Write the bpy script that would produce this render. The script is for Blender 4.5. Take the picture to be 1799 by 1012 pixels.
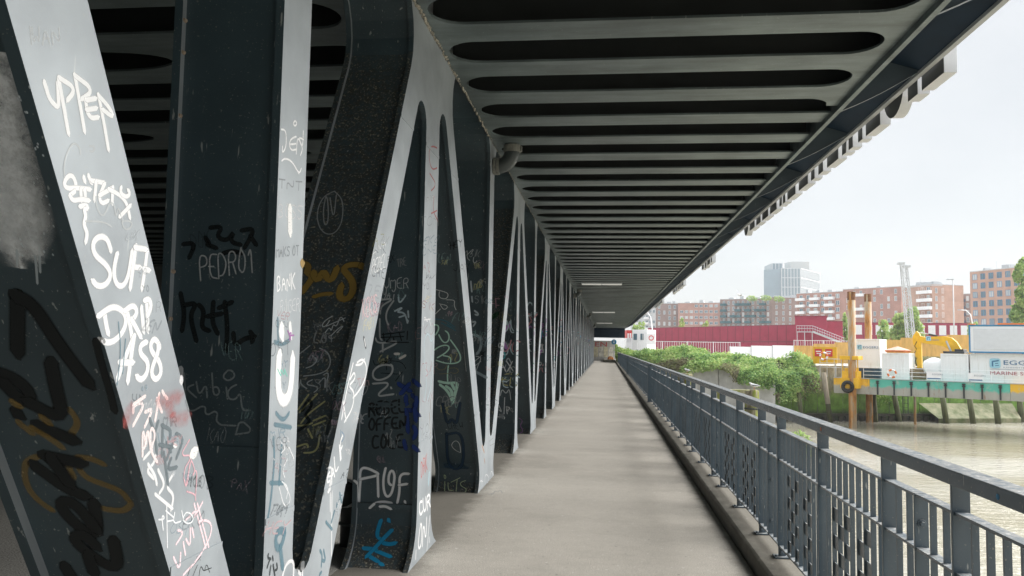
import bpy, bmesh, math, random
from mathutils import Vector, Matrix
from mathutils.bvhtree import BVHTree
from math import radians as R
random.seed(7)
for o in list(bpy.data.objects): bpy.data.objects.remove(o)
SC = bpy.context.scene
COL = SC.collection

# ------------------------------------------------------------------ camera
FPX, PITCH, YAW, ROLL, CAMZ = 1428.26, 0.0717257, 0.1162119, 0.0171791, 1.75
fw = Vector((-math.sin(YAW)*math.cos(PITCH), math.cos(YAW)*math.cos(PITCH), math.sin(PITCH)))
rt = fw.cross(Vector((0, 0, 1))).normalized(); up = rt.cross(fw)
r2 = rt*math.cos(ROLL) + up*math.sin(ROLL); u2 = up*math.cos(ROLL) - rt*math.sin(ROLL)
CAM = Vector((0, 0, CAMZ))
cd = bpy.data.cameras.new('camera'); cam = bpy.data.objects.new('camera', cd); COL.objects.link(cam)
cd.sensor_width = 36; cd.lens = 36*FPX/1799; cd.clip_start = 0.05; cd.clip_end = 6000
M = Matrix((r2, u2, -fw)).transposed().to_4x4(); M.translation = CAM
cam.matrix_world = M; SC.camera = cam

# ------------------------------------------------------------------ sky, sun, exposure
SUN_EL, SUN_AZ = R(31), R(62)          # azimuth clockwise from +Y (the bridge axis)
w = bpy.data.worlds.new('World'); SC.world = w; w.use_nodes = True
nt = w.node_tree; N = nt.nodes; L = nt.links
bg = N['Background']
sky = N.new('ShaderNodeTexSky'); sky.sky_type = 'NISHITA'; sky.sun_disc = False
sky.sun_elevation = SUN_EL; sky.sun_rotation = SUN_AZ
tc = N.new('ShaderNodeTexCoord'); mp = N.new('ShaderNodeMapping'); mp.inputs['Scale'].default_value = (1, 1, 2.6)
nz = N.new('ShaderNodeTexNoise'); nz.inputs['Scale'].default_value = 2.3; nz.inputs['Detail'].default_value = 7; nz.inputs['Roughness'].default_value = .5
cr = N.new('ShaderNodeValToRGB'); cr.color_ramp.elements[0].position = .36; cr.color_ramp.elements[1].position = .68
cr.color_ramp.elements[0].color = (2.18, 2.25, 2.29, 1); cr.color_ramp.elements[1].color = (2.58, 2.61, 2.62, 1)
mx = N.new('ShaderNodeMixRGB'); mx.inputs[0].default_value = .94
L.new(tc.outputs['Generated'], mp.inputs[0]); L.new(mp.outputs[0], nz.inputs[0]); L.new(nz.outputs[0], cr.inputs[0])
sp_ = N.new('ShaderNodeSeparateXYZ'); L.new(tc.outputs['Generated'], sp_.inputs[0])
mr_ = N.new('ShaderNodeMapRange'); L.new(sp_.outputs[2], mr_.inputs[0])          # overcast sky: the zenith is brighter than the horizon
mr_.inputs[1].default_value = .42; mr_.inputs[2].default_value = .95; mr_.inputs[3].default_value = 1.0; mr_.inputs[4].default_value = 3.3
m2_ = N.new('ShaderNodeMixRGB'); m2_.blend_type = 'MULTIPLY'; m2_.inputs[0].default_value = 1
L.new(sky.outputs[0], mx.inputs[1]); L.new(cr.outputs[0], mx.inputs[2]); L.new(mx.outputs[0], m2_.inputs[1]); L.new(mr_.outputs[0], m2_.inputs[2]); L.new(m2_.outputs[0], bg.inputs[0])
bg.inputs[1].default_value = 0.062
sl = bpy.data.lights.new('sun', 'SUN'); sl.energy = 1.5; sl.angle = R(52); sl.color = (1, .965, .92)
so = bpy.data.objects.new('sun', sl); COL.objects.link(so)
sd = Vector((math.sin(SUN_AZ)*math.cos(SUN_EL), math.cos(SUN_AZ)*math.cos(SUN_EL), math.sin(SUN_EL)))
so.rotation_euler = (-sd).to_track_quat('-Z', 'Y').to_euler()
vs = SC.view_settings; vs.view_transform = 'Standard'; vs.look = 'None'; vs.gamma = 1; vs.exposure = 2.42
SC.display_settings.display_device = 'sRGB'
SC.cycles.max_bounces = 8; SC.cycles.diffuse_bounces = 5; SC.cycles.transparent_max_bounces = 12

# ------------------------------------------------------------------ helpers
def ray(px, py): return (fw + r2*((px-899.5)/FPX) + u2*((506-py)/FPX))
def at(px, py, dep):                    # a point at a given distance in front of the lens
    return CAM + ray(px, py)*dep
def on_z(px, py, z):
    d = ray(px, py); return CAM + d*((z-CAMZ)/d.z)
def hor(px): return 609.5 + .0172*(px-1064)
def gxy(px, dep): p = at(px, hor(px), dep); return p.x, p.y

class MB:
    def __init__(s): s.v = []; s.f = []; s.m = []; s.uv = None
    def add(s, vs_, fs, mi=0):
        b = len(s.v); s.v += [tuple(p) for p in vs_]
        for f in fs: s.f.append([b+i for i in f]); s.m.append(mi)
        return s
    def box(s, x0, x1, y0, y1, z0, z1, mi=0):
        return s.add([(x0,y0,z0),(x1,y0,z0),(x1,y1,z0),(x0,y1,z0),(x0,y0,z1),(x1,y0,z1),(x1,y1,z1),(x0,y1,z1)],
                     [(3,2,1,0),(4,5,6,7),(0,1,5,4),(1,2,6,5),(2,3,7,6),(3,0,4,7)], mi)
    def prism(s, poly, ax, a, b, mi=0):
        def P(u, v, t): return (t,u,v) if ax == 'x' else (u,t,v) if ax == 'y' else (u,v,t)
        n = len(poly)
        return s.add([P(u,v,a) for u,v in poly]+[P(u,v,b) for u,v in poly],
                     [list(range(n))[::-1], list(range(n,2*n))]+[(i,(i+1)%n,n+(i+1)%n,n+i) for i in range(n)], mi)
    def beam(s, p, q, w_, h, mi=0, upv=(0,0,1)):
        p = Vector(p); q = Vector(q); d = (q-p).normalized(); U = Vector(upv)
        if abs(d.dot(U)) > .98: U = Vector((0,1,0))
        a = d.cross(U).normalized()*(w_/2); c = a.cross(d).normalized()*(h/2)
        vs_ = [e+i*a+j*c for e in (p,q) for i,j in ((-1,-1),(1,-1),(1,1),(-1,1))]
        return s.add(vs_, [(3,2,1,0),(4,5,6,7),(0,1,5,4),(1,2,6,5),(2,3,7,6),(3,0,4,7)], mi)
    def tube(s, pts, r, n=10, mi=0, cap=True):
        pts = [Vector(p) for p in pts]; rs = r if isinstance(r, (list,tuple)) else [r]*len(pts)
        d0 = (pts[1]-pts[0]).normalized(); a = d0.orthogonal().normalized(); b0 = len(s.v)
        for i, p in enumerate(pts):
            d = ((pts[min(i+1,len(pts)-1)]-pts[max(i-1,0)])).normalized()
            a = (a-d*a.dot(d)).normalized(); c = d.cross(a)
            for k in range(n):
                t = 2*math.pi*k/n; s.v.append(tuple(p+(a*math.cos(t)+c*math.sin(t))*rs[i]))
        for i in range(len(pts)-1):
            for k in range(n):
                s.f.append([b0+i*n+k, b0+i*n+(k+1)%n, b0+(i+1)*n+(k+1)%n, b0+(i+1)*n+k]); s.m.append(mi)
        if cap:
            s.f.append([b0+k for k in range(n)][::-1]); s.m.append(mi)
            s.f.append([b0+(len(pts)-1)*n+k for k in range(n)]); s.m.append(mi)
        return s
    def torus(s, c, axis, R_, r, n=20, m=8, mi=0, mi2=None):
        c = Vector(c); ax = Vector(axis).normalized(); a = ax.orthogonal().normalized(); b = ax.cross(a); b0 = len(s.v)
        for i in range(n):
            t = 2*math.pi*i/n; e = a*math.cos(t)+b*math.sin(t)
            for k in range(m):
                q = 2*math.pi*k/m; s.v.append(tuple(c+e*(R_+r*math.cos(q))+ax*r*math.sin(q)))
        for i in range(n):
            for k in range(m):
                s.f.append([b0+i*m+k, b0+((i+1)%n)*m+k, b0+((i+1)%n)*m+(k+1)%m, b0+i*m+(k+1)%m])
                s.m.append(mi2 if (mi2 is not None and (i*8//n) % 2) else mi)
        return s
    def build(s, name, mats, parent=None, smooth=False, bevel=0, recalc=True):
        me = bpy.data.meshes.new(name); me.from_pydata(s.v, [], s.f)
        for m in (mats if isinstance(mats, (list,tuple)) else [mats]): me.materials.append(m)
        me.polygons.foreach_set('material_index', s.m)
        if s.uv:
            ul = me.uv_layers.new(name='UVMap')
            for lp in me.loops: ul.data[lp.index].uv = s.uv[lp.vertex_index]
        me.update()
        if recalc:
            bm = bmesh.new(); bm.from_mesh(me); bmesh.ops.recalc_face_normals(bm, faces=bm.faces); bm.to_mesh(me); bm.free()
        if smooth: me.polygons.foreach_set('use_smooth', [True]*len(me.polygons))
        o = bpy.data.objects.new(name, me); COL.objects.link(o)
        if parent is not None: o.parent = parent
        if bevel:
            b = o.modifiers.new('bevel', 'BEVEL'); b.width = bevel; b.segments = 2; b.limit_method = 'ANGLE'; b.angle_limit = R(40)
        return o

def thing(name, label, cat, loc=(0,0,0), rz=0, group=None):
    o = bpy.data.objects.new(name, None); COL.objects.link(o); o.location = loc; o.rotation_euler = (0,0,rz)
    o.empty_display_size = .2
    return tag(o, label, cat, group)
def tag(o, label=None, cat=None, group=None, kind=None):
    if label: o['label'] = label
    if cat: o['category'] = cat
    if group: o['group'] = group
    if kind: o['kind'] = kind
    return o
def copy_tree(o, loc=None, label=None, rz=None):
    c = o.copy(); COL.objects.link(c)
    for ch in [x for x in o.children]:
        d = ch.copy(); COL.objects.link(d); d.parent = c
        for g in ch.children:
            e = g.copy(); COL.objects.link(e); e.parent = d
    if loc is not None: c.location = loc
    if rz is not None: c.rotation_euler = (0,0,rz)
    if label: c['label'] = label
    return c

# ------------------------------------------------------------------ materials
def new_mat(name):
    m = bpy.data.materials.new(name); m.use_nodes = True
    return m, m.node_tree.nodes, m.node_tree.links, m.node_tree.nodes['Principled BSDF']
def noise(n, l, scale, vec=None, detail=5, rough=.55, stretch=None, obj=True):
    x = n.new('ShaderNodeTexNoise'); x.inputs['Scale'].default_value = scale; x.inputs['Detail'].default_value = detail; x.inputs['Roughness'].default_value = rough
    t = n.new('ShaderNodeNewGeometry')
    src = t.outputs['Position']
    if stretch:
        q = n.new('ShaderNodeMapping'); q.inputs['Scale'].default_value = stretch; l.new(src, q.inputs[0]); src = q.outputs[0]
    l.new(src, x.inputs[0]); return x.outputs[0]
def ramp(n, l, src, p0, p1, c0=(0,0,0,1), c1=(1,1,1,1)):
    x = n.new('ShaderNodeValToRGB'); e = x.color_ramp.elements; e[0].position = p0; e[1].position = p1; e[0].color = c0; e[1].color = c1
    l.new(src, x.inputs[0]); return x.outputs[0]
def mixc(n, l, f, a, b, mode='MIX'):
    x = n.new('ShaderNodeMixRGB'); x.blend_type = mode
    for i, v in enumerate((f, a, b)):
        if isinstance(v, (int,float)): x.inputs[i].default_value = v
        elif isinstance(v, tuple): x.inputs[i].default_value = v if len(v) == 4 else (*v, 1)
        else: l.new(v, x.inputs[i])
    return x.outputs[0]
def mul(n, l, a, b):
    x = n.new('ShaderNodeMath'); x.operation = 'MULTIPLY'
    for i, v in enumerate((a, b)):
        if isinstance(v, (int,float)): x.inputs[i].default_value = v
        else: l.new(v, x.inputs[i])
    return x.outputs[0]
def bump(n, l, p, src, st, dist=.01):
    b = n.new('ShaderNodeBump'); b.inputs['Strength'].default_value = st; b.inputs['Distance'].default_value = dist
    l.new(src, b.inputs['Height']); l.new(b.outputs[0], p.inputs['Normal'])
def plain(name, c, rough=.6, var=.15, scale=3, metal=0, spec=None, bmp=0, bs=60, stretch=None):
    m, n, l, p = new_mat(name)
    f = noise(n, l, scale, stretch=stretch)
    k = ramp(n, l, f, .3, .7, (1-var,)*3+(1,), (1+var,)*3+(1,))
    l.new(mixc(n, l, 1.0, c, k, 'MULTIPLY'), p.inputs['Base Color'])
    p.inputs['Roughness'].default_value = rough; p.inputs['Metallic'].default_value = metal
    if spec is not None: p.inputs['Specular IOR Level'].default_value = spec
    if bmp: bump(n, l, p, noise(n, l, bs), bmp)
    return m
def paint(name, c, rough=.42, dust=True, streak=.45, metal=0, dusts=((.050,.043,.030),(.34,.30,.21)), stain=None):
    m, n, l, p = new_mat(name)
    f = noise(n, l, 2.2, detail=6)
    k = ramp(n, l, f, .3, .72, (.8,.8,.8,1), (1.18,1.18,1.16,1))
    col = mixc(n, l, 1.0, c, k, 'MULTIPLY')
    if stain: col = mixc(n, l, 1., col, ramp(n, l, noise(n, l, 1, stretch=stain, detail=8, rough=.7), .32, .66, (.62,.63,.62,1), (1.28,1.27,1.25,1)), 'MULTIPLY')
    s = ramp(n, l, noise(n, l, 1.0, stretch=(42,42,7), detail=2), .70, .74)       # short pale runs of dried droppings
    s2 = ramp(n, l, noise(n, l, 95, detail=1), .70, .74)
    col = mixc(n, l, mul(n, l, s, streak), col, (.55,.57,.55))
    col = mixc(n, l, mul(n, l, s2, streak*.6), col, (.40,.40,.36))
    if dust:
        g = n.new('ShaderNodeNewGeometry'); sx = n.new('ShaderNodeSeparateXYZ'); l.new(g.outputs['Normal'], sx.inputs[0])
        dm = ramp(n, l, sx.outputs[2], .12, .62)
        grit = ramp(n, l, noise(n, l, 26, detail=8, rough=.7), .38, .62)
        speck = ramp(n, l, noise(n, l, 62, detail=3), .56, .64)
        brown = mixc(n, l, speck, dusts[0], dusts[1])
        col = mixc(n, l, mul(n, l, dm, grit), col, brown)
        if metal:
            mm = n.new('ShaderNodeMath'); mm.operation = 'MULTIPLY_ADD'; l.new(mul(n, l, dm, grit), mm.inputs[0]); mm.inputs[1].default_value = -metal; mm.inputs[2].default_value = metal; l.new(mm.outputs[0], p.inputs['Metallic'])
        rr = ramp(n, l, dm, 0, 1, (rough,)*3+(1,), (.9,)*3+(1,)); l.new(rr, p.inputs['Roughness'])
    else: p.inputs['Roughness'].default_value = rough
    l.new(col, p.inputs['Base Color']); p.inputs['IOR'].default_value = 1.6; p.inputs['Metallic'].default_value = metal
    bump(n, l, p, noise(n, l, 160, detail=2), .08, .004)
    return m
MAT = {}
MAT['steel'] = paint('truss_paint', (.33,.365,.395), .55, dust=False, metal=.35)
MAT['web'] = paint('truss_web_dark', (.045,.073,.088), .42, streak=.6, dusts=((.055,.048,.034),(.46,.41,.30)))  # webs and plate edges, darker than the plate faces
MAT['ceil'] = paint('soffit_paint', (.145,.182,.190), .45, dust=False, streak=.35, metal=.35, stain=(.7,4.5,1))
MAT['bracket'] = paint('bracket_paint', (.05,.072,.09), .4, dust=False, streak=.1)
MAT['fascia'] = plain('fascia_paint', (.008,.022,.042), .75, .2, 2, spec=.2)
MAT['rail'] = paint('railing_paint', (.095,.132,.166), .24, streak=.6, dusts=((.30,.31,.31),(.62,.63,.62)))
MAT['dark'] = plain('dark_steel', (.03,.035,.035), .6)
MAT['concrete'] = plain('concrete', (.34,.33,.30), .85, .18, 1.5, bmp=.2, bs=30)
MAT['edge'] = plain('edge_concrete', (.44,.455,.46), .7, .12, 2)
MAT['letter'] = plain('letter_metal', (.66,.67,.69), .45, .1, 2)
MAT['letter_back'] = plain('letter_back', (.085,.092,.09), .6, .2, 2)
MAT['black'] = plain('black_rubber', (.015,.015,.015), .7)
MAT['white'] = plain('white_paint', (.86,.87,.88), .5, .05)
m, n, l, p = new_mat('container_paint'); st = ramp(n, l, noise(n, l, 1.6, detail=6, rough=.7, stretch=(2.2,2.2,.22)), .56, .72); rs_ = ramp(n, l, noise(n, l, 3, detail=5, rough=.7, stretch=(1.5,1.5,.3)), .69, .74)
l.new(mixc(n, l, mul(n, l, rs_, .6), mixc(n, l, mul(n, l, st, .45), (.87,.88,.89), (.50,.48,.42)), (.34,.17,.08)), p.inputs['Base Color']); p.inputs['Roughness'].default_value = .5; MAT['cwhite'] = m
MAT['ltgrey'] = plain('light_grey_metal', (.55,.57,.58), .45, .08)
MAT['galv'] = plain('galvanised', (.5,.52,.54), .4, .1, metal=.4)
MAT['yellow'] = plain('yellow_paint', (.80,.46,.02), .5, .12, 2)
MAT['orange'] = plain('orange_paint', (.72,.20,.05), .5, .1)
MAT['red'] = plain('red_paint', (.60,.05,.05), .5, .1)
MAT['crimson'] = plain('crimson_cladding', (.36,.035,.075), .5, .12, .7)
MAT['crimson_dark'] = plain('crimson_trim', (.22,.025,.05), .5, .1)
MAT['blue'] = plain('blue_paint', (.03,.22,.42), .5, .1)
MAT['navy'] = plain('navy_paint', (.02,.06,.11), .5, .1)
MAT['brick'] = None
def brick(name, c1, c2):
    m, n, l, p = new_mat(name)
    t = n.new('ShaderNodeTexCoord'); b = n.new('ShaderNodeTexBrick'); b.inputs['Scale'].default_value = 1
    b.inputs['Brick Width'].default_value = .5; b.inputs['Row Height'].default_value = .17; b.inputs['Mortar Size'].default_value = .02
    b.inputs['Color1'].default_value = (*c1,1); b.inputs['Color2'].default_value = (*c2,1); b.inputs['Mortar'].default_value = tuple(x*.8+.05 for x in c1)+(1,)
    mp_ = n.new('ShaderNodeMapping'); mp_.inputs['Rotation'].default_value = (R(90),0,0)
    l.new(t.outputs['Object'], mp_.inputs[0]); l.new(mp_.outputs[0], b.inputs[0])
    k = ramp(n, l, noise(n, l, .25), .3, .7, (.85,.85,.85,1), (1.12,1.12,1.12,1))
    l.new(mixc(n, l, 1., b.outputs[0], k, 'MULTIPLY'), p.inputs['Base Color']); p.inputs['Roughness'].default_value = .85
    return m
MAT['brick_red'] = brick('red_brick', (.42,.23,.185), (.47,.27,.22))
MAT['brick_brown'] = brick('brown_brick', (.27,.19,.17), (.32,.22,.19))
MAT['brick_orange'] = brick('orange_brick', (.50,.31,.235), (.54,.345,.265))
MAT['glass'] = plain('window_glass', (.10,.17,.21), .12, .2, .3, spec=.8)
gm = MAT['glass']; n, l = gm.node_tree.nodes, gm.node_tree.links; p = n['Principled BSDF']; oi = n.new('ShaderNodeObjectInfo'); src = p.inputs['Base Color'].links[0].from_socket
l.new(mixc(n, l, ramp(n, l, oi.outputs['Random'], .55, .95), src, (.55,.57,.57)), p.inputs['Base Color'])
MAT['blind'] = plain('window_blind', (.74,.75,.75), .6, .05)
MAT['teal'] = plain('teal_balcony', (.02,.10,.12), .5, .1)
MAT['bark'] = plain('bark', (.10,.075,.05), .9, .3, 6, bmp=.4)

def leafmat(name, stops):
    m, n, l, p = new_mat(name)
    g = n.new('ShaderNodeNewGeometry'); f = noise(n, l, .45, detail=3)
    a = n.new('ShaderNodeMath'); a.operation = 'MULTIPLY_ADD'; l.new(g.outputs['Random Per Island'], a.inputs[0]); a.inputs[1].default_value = .55
    b = n.new('ShaderNodeMath'); b.operation = 'MULTIPLY_ADD'; l.new(f, b.inputs[0]); b.inputs[1].default_value = 1.3; b.inputs[2].default_value = -.42
    l.new(b.outputs[0], a.inputs[2])
    x = n.new('ShaderNodeValToRGB'); e = x.color_ramp.elements
    e[0].position = stops[0][0]; e[0].color = (*stops[0][1],1); e[1].position = stops[-1][0]; e[1].color = (*stops[-1][1],1)
    for s in stops[1:-1]: q = e.new(s[0]); q.color = (*s[1],1)
    l.new(a.outputs[0], x.inputs[0]); l.new(x.outputs[0], p.inputs['Base Color'])
    p.inputs['Roughness'].default_value = .55
    tr = n.new('ShaderNodeBsdfTranslucent'); l.new(x.outputs[0], tr.inputs[0]); ms = n.new('ShaderNodeMixShader'); ms.inputs[0].default_value = .45
    l.new(p.outputs[0], ms.inputs[1]); l.new(tr.outputs[0], ms.inputs[2]); l.new(ms.outputs[0], n['Material Output'].inputs[0])
    return m
MAT['ivy'] = leafmat('ivy_leaves', [(.04,(.08,.17,.055)),(.34,(.22,.39,.11)),(.56,(.38,.54,.16)),(.85,(.56,.64,.26))])
MAT['ivy_dry'] = leafmat('dry_ivy_leaves', [(.05,(.11,.10,.06)),(.45,(.25,.23,.12)),(.7,(.33,.33,.15)),(.95,(.28,.38,.13))])
MAT['leaf'] = leafmat('tree_leaves', [(.0,(.10,.20,.06)),(.4,(.27,.42,.11)),(.85,(.50,.60,.22))])

# pavement, road, kerb
def ground_mat(name, c, grain=180, streak=None, var=.14, spot=.5, rough=.8, bstr=.25):
    m, n, l, p = new_mat(name)
    k = ramp(n, l, noise(n, l, .9, detail=7), .28, .72, (1-var,)*3+(1,), (1+var,)*3+(1,))
    g = ramp(n, l, noise(n, l, grain, detail=2), .25, .75, (1-spot*.45,)*3+(1,), (1+spot*.45,)*3+(1,))
    col = mixc(n, l, 1., mixc(n, l, 1., c, k, 'MULTIPLY'), g, 'MULTIPLY')
    if streak:
        s = ramp(n, l, noise(n, l, 1, stretch=streak, detail=4), .3, .7, (.965,.965,.96,1), (1.025,1.025,1.025,1)); col = mixc(n, l, 1., col, s, 'MULTIPLY')
        col = mixc(n, l, 1., col, ramp(n, l, noise(n, l, 13, detail=6, rough=.7), .3, .7, (.93,.93,.93,1), (1.06,1.06,1.06,1)), 'MULTIPLY')
        d = ramp(n, l, noise(n, l, 8, stretch=(1,2.4,1), detail=6, rough=.65), .66, .72); col = mixc(n, l, mul(n, l, d, .35), col, (.13,.12,.10))
        d2 = ramp(n, l, noise(n, l, 23, detail=1), .735, .75); col = mixc(n, l, mul(n, l, d2, .55), col, (.10,.095,.085))
        d3 = ramp(n, l, noise(n, l, .55, detail=8, rough=.72), .50, .64); col = mixc(n, l, mul(n, l, d3, .22), col, (.19,.175,.15))
        d4 = ramp(n, l, noise(n, l, 31, detail=0), .80, .815); col = mixc(n, l, d4, col, (.66,.65,.62))
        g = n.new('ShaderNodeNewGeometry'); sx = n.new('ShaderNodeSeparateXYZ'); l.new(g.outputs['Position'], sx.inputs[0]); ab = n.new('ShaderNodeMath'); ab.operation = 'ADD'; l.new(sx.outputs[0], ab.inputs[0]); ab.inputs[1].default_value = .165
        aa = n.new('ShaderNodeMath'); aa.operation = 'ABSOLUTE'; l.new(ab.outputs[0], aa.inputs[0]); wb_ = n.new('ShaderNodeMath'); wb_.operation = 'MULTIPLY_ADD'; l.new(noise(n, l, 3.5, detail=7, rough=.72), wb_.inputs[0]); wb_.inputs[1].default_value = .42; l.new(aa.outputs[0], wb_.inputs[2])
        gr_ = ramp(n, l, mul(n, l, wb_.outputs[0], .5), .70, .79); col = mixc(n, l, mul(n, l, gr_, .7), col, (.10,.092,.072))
    l.new(col, p.inputs['Base Color']); p.inputs['Roughness'].default_value = rough
    bump(n, l, p, noise(n, l, grain, detail=3), bstr, .006)
    return m
MAT['walk'] = ground_mat('walkway_coating', (.48,.45,.40), 105, (.9,3.2,1), var=.07, spot=.95)
MAT['road'] = ground_mat('road_asphalt', (.34,.335,.31), 75, None, .1, 1.6, .85, .5)
MAT['kerb'] = ground_mat('kerb_concrete', (.36,.335,.285), 120, (1,2,3), .22, .8)
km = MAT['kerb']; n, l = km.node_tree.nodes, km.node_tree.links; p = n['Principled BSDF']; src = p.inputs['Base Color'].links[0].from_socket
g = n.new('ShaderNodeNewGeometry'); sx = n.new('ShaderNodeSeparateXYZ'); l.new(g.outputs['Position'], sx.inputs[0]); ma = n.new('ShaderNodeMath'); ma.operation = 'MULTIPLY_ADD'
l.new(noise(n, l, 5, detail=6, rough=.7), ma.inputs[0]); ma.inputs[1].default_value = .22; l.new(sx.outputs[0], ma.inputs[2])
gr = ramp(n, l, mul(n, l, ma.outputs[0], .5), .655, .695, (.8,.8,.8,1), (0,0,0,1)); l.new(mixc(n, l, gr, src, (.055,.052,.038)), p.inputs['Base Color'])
MAT['land'] = ground_mat('yard_ground', (.42,.40,.36), 2, None, .15, .4)

# water: silty, rippled
m, n, l, p = new_mat('river_water')
k = ramp(n, l, noise(n, l, .045, detail=4, stretch=(1,2.2,1)), .38, .62, (.31,.28,.20,1), (.44,.42,.36,1))
l.new(k, p.inputs['Base Color']); p.inputs['Roughness'].default_value = .09; p.inputs['IOR'].default_value = 1.4
b1 = noise(n, l, .9, detail=5, rough=.6, stretch=(1,1.9,1)); b2 = noise(n, l, 4.2, detail=3, stretch=(1,1.6,1))
patch = ramp(n, l, noise(n, l, .05, detail=3, stretch=(1,1.6,1)), .40, .62, (.30,.30,.30,1), (1,1,1,1))
ad = n.new('ShaderNodeMath'); ad.operation = 'MULTIPLY_ADD'; l.new(b2, ad.inputs[0]); ad.inputs[1].default_value = .3; l.new(b1, ad.inputs[2])
bb = n.new('ShaderNodeBump'); bb.inputs['Distance'].default_value = .30; l.new(patch, bb.inputs['Strength']); l.new(ad.outputs[0], bb.inputs['Height']); l.new(bb.outputs[0], p.inputs['Normal'])
MAT['water'] = m

# graffiti paint: soft sprayed edge or hard marker edge across the ribbon (uv.x from 0 to 1)
GM = {}
def gpaint(c, soft, op=.95):
    key = (c, soft, op)
    if key in GM: return GM[key]
    m, n, l, p = new_mat('graffiti_paint')
    p.inputs['Base Color'].default_value = (*c,1); p.inputs['Roughness'].default_value = .5
    uv = n.new('ShaderNodeUVMap'); uv.uv_map = 'UVMap'; sx = n.new('ShaderNodeSeparateXYZ'); l.new(uv.outputs[0], sx.inputs[0])
    a = n.new('ShaderNodeMath'); a.operation = 'PINGPONG'; l.new(sx.outputs[0], a.inputs[0]); a.inputs[1].default_value = .5
    if soft == 2:           # fog: cloudy, mottled overspray
        cl = ramp(n, l, noise(n, l, 16, detail=7, rough=.75), .28, .58); e = mul(n, l, ramp(n, l, a.outputs[0], .0, .42), cl)
    elif soft:
        sp = ramp(n, l, noise(n, l, 220, detail=2), .2, .8, (.82,.82,.82,1), (1.2,1.2,1.2,1)); e = ramp(n, l, mul(n, l, a.outputs[0], sp), .02, .20)
    else:
        sp = ramp(n, l, noise(n, l, 130, detail=3), .30, .45, (.55,.55,.55,1), (1,1,1,1)); e = mul(n, l, ramp(n, l, a.outputs[0], .0, .12), sp)
    l.new(mul(n, l, e, op), p.inputs['Alpha']); GM[key] = m; return m

# ------------------------------------------------------------------ ground, river, walkway
def sheet(name, poly, z, mat_):
    return tag(MB().add([(x,y,z) for x,y in poly], [list(range(len(poly)))]).build(name, mat_, recalc=False), kind='structure')
WZ, LZ = -5.2, 0.25
sheet('water', [(-1500,-1500),(1500,-1500),(1500,1500),(-1500,1500)], WZ, MAT['water'])
walk = sheet('walkway', [(-2.055,-70),(1.17,-70),(1.17,104),(-2.055,104)], 0, MAT['walk'])
kb = MB()
kb.prism([(1.17,-.3),(1.19,.115),(1.215,.13),(1.66,.13),(1.66,-.3)], 'y', -70, 104)
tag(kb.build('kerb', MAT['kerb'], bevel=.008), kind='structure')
rd = MB().box(-15.9,-2.06,-80,140,-.3,.0).build('road', MAT['road']); tag(rd, kind='structure')
tag(MB().box(-15.9,1.66,-80,140,-1.2,-.304).build('bridge_deck', MAT['dark']), kind='structure')

# ------------------------------------------------------------------ the steel bridge
bridge = thing('steel_bridge', 'dark grey double deck steel truss bridge covered in graffiti over the walkway', 'bridge')
XO, XI, PT, RC = -1.50, -2.04, .04, .035        # outer face, inner face, plate thickness, web recess
ZT, ZF, ZB, ZTT, ZC0, ZC1 = 4.52, -.03, -.45, 5.3, .95, 3.42
nodes = [(-19,'t',.18),(-15.6,'b',.18),(-12.3,'t',.18),(-9,'b',.18),(-5.7,'t',.18),(-2.6,'b',.18),(.66,'t',.2),(3.70,'b',.17),(6.78,'t',.26),(10.42,'b',.185),(13.78,'t',.18),(17.1,'b',.19)]
y = 20.45; kind_ = 't'
while y < 104: nodes.append((y, kind_, .195)); y += 3.35; kind_ = 'b' if kind_ == 't' else 't'
HD = .195
def corner(a, p, c, r, n=7):
    a, p, c = Vector(a), Vector(p), Vector(c); d1 = (a-p).normalized(); d2 = (c-p).normalized()
    half = d1.angle(d2)/2; t = r/math.tan(half); ce = p+(d1+d2).normalized()*(r/math.sin(half))
    s = p+d1*t; e = p+d2*t; a0 = math.atan2(s.y-ce.y, s.x-ce.x); a1 = math.atan2(e.y-ce.y, e.x-ce.x)
    da = (a1-a0+math.pi) % (2*math.pi)-math.pi
    return [(ce.x+r*math.cos(a0+da*i/n), ce.y+r*math.sin(a0+da*i/n)) for i in range(n+1)]
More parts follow.
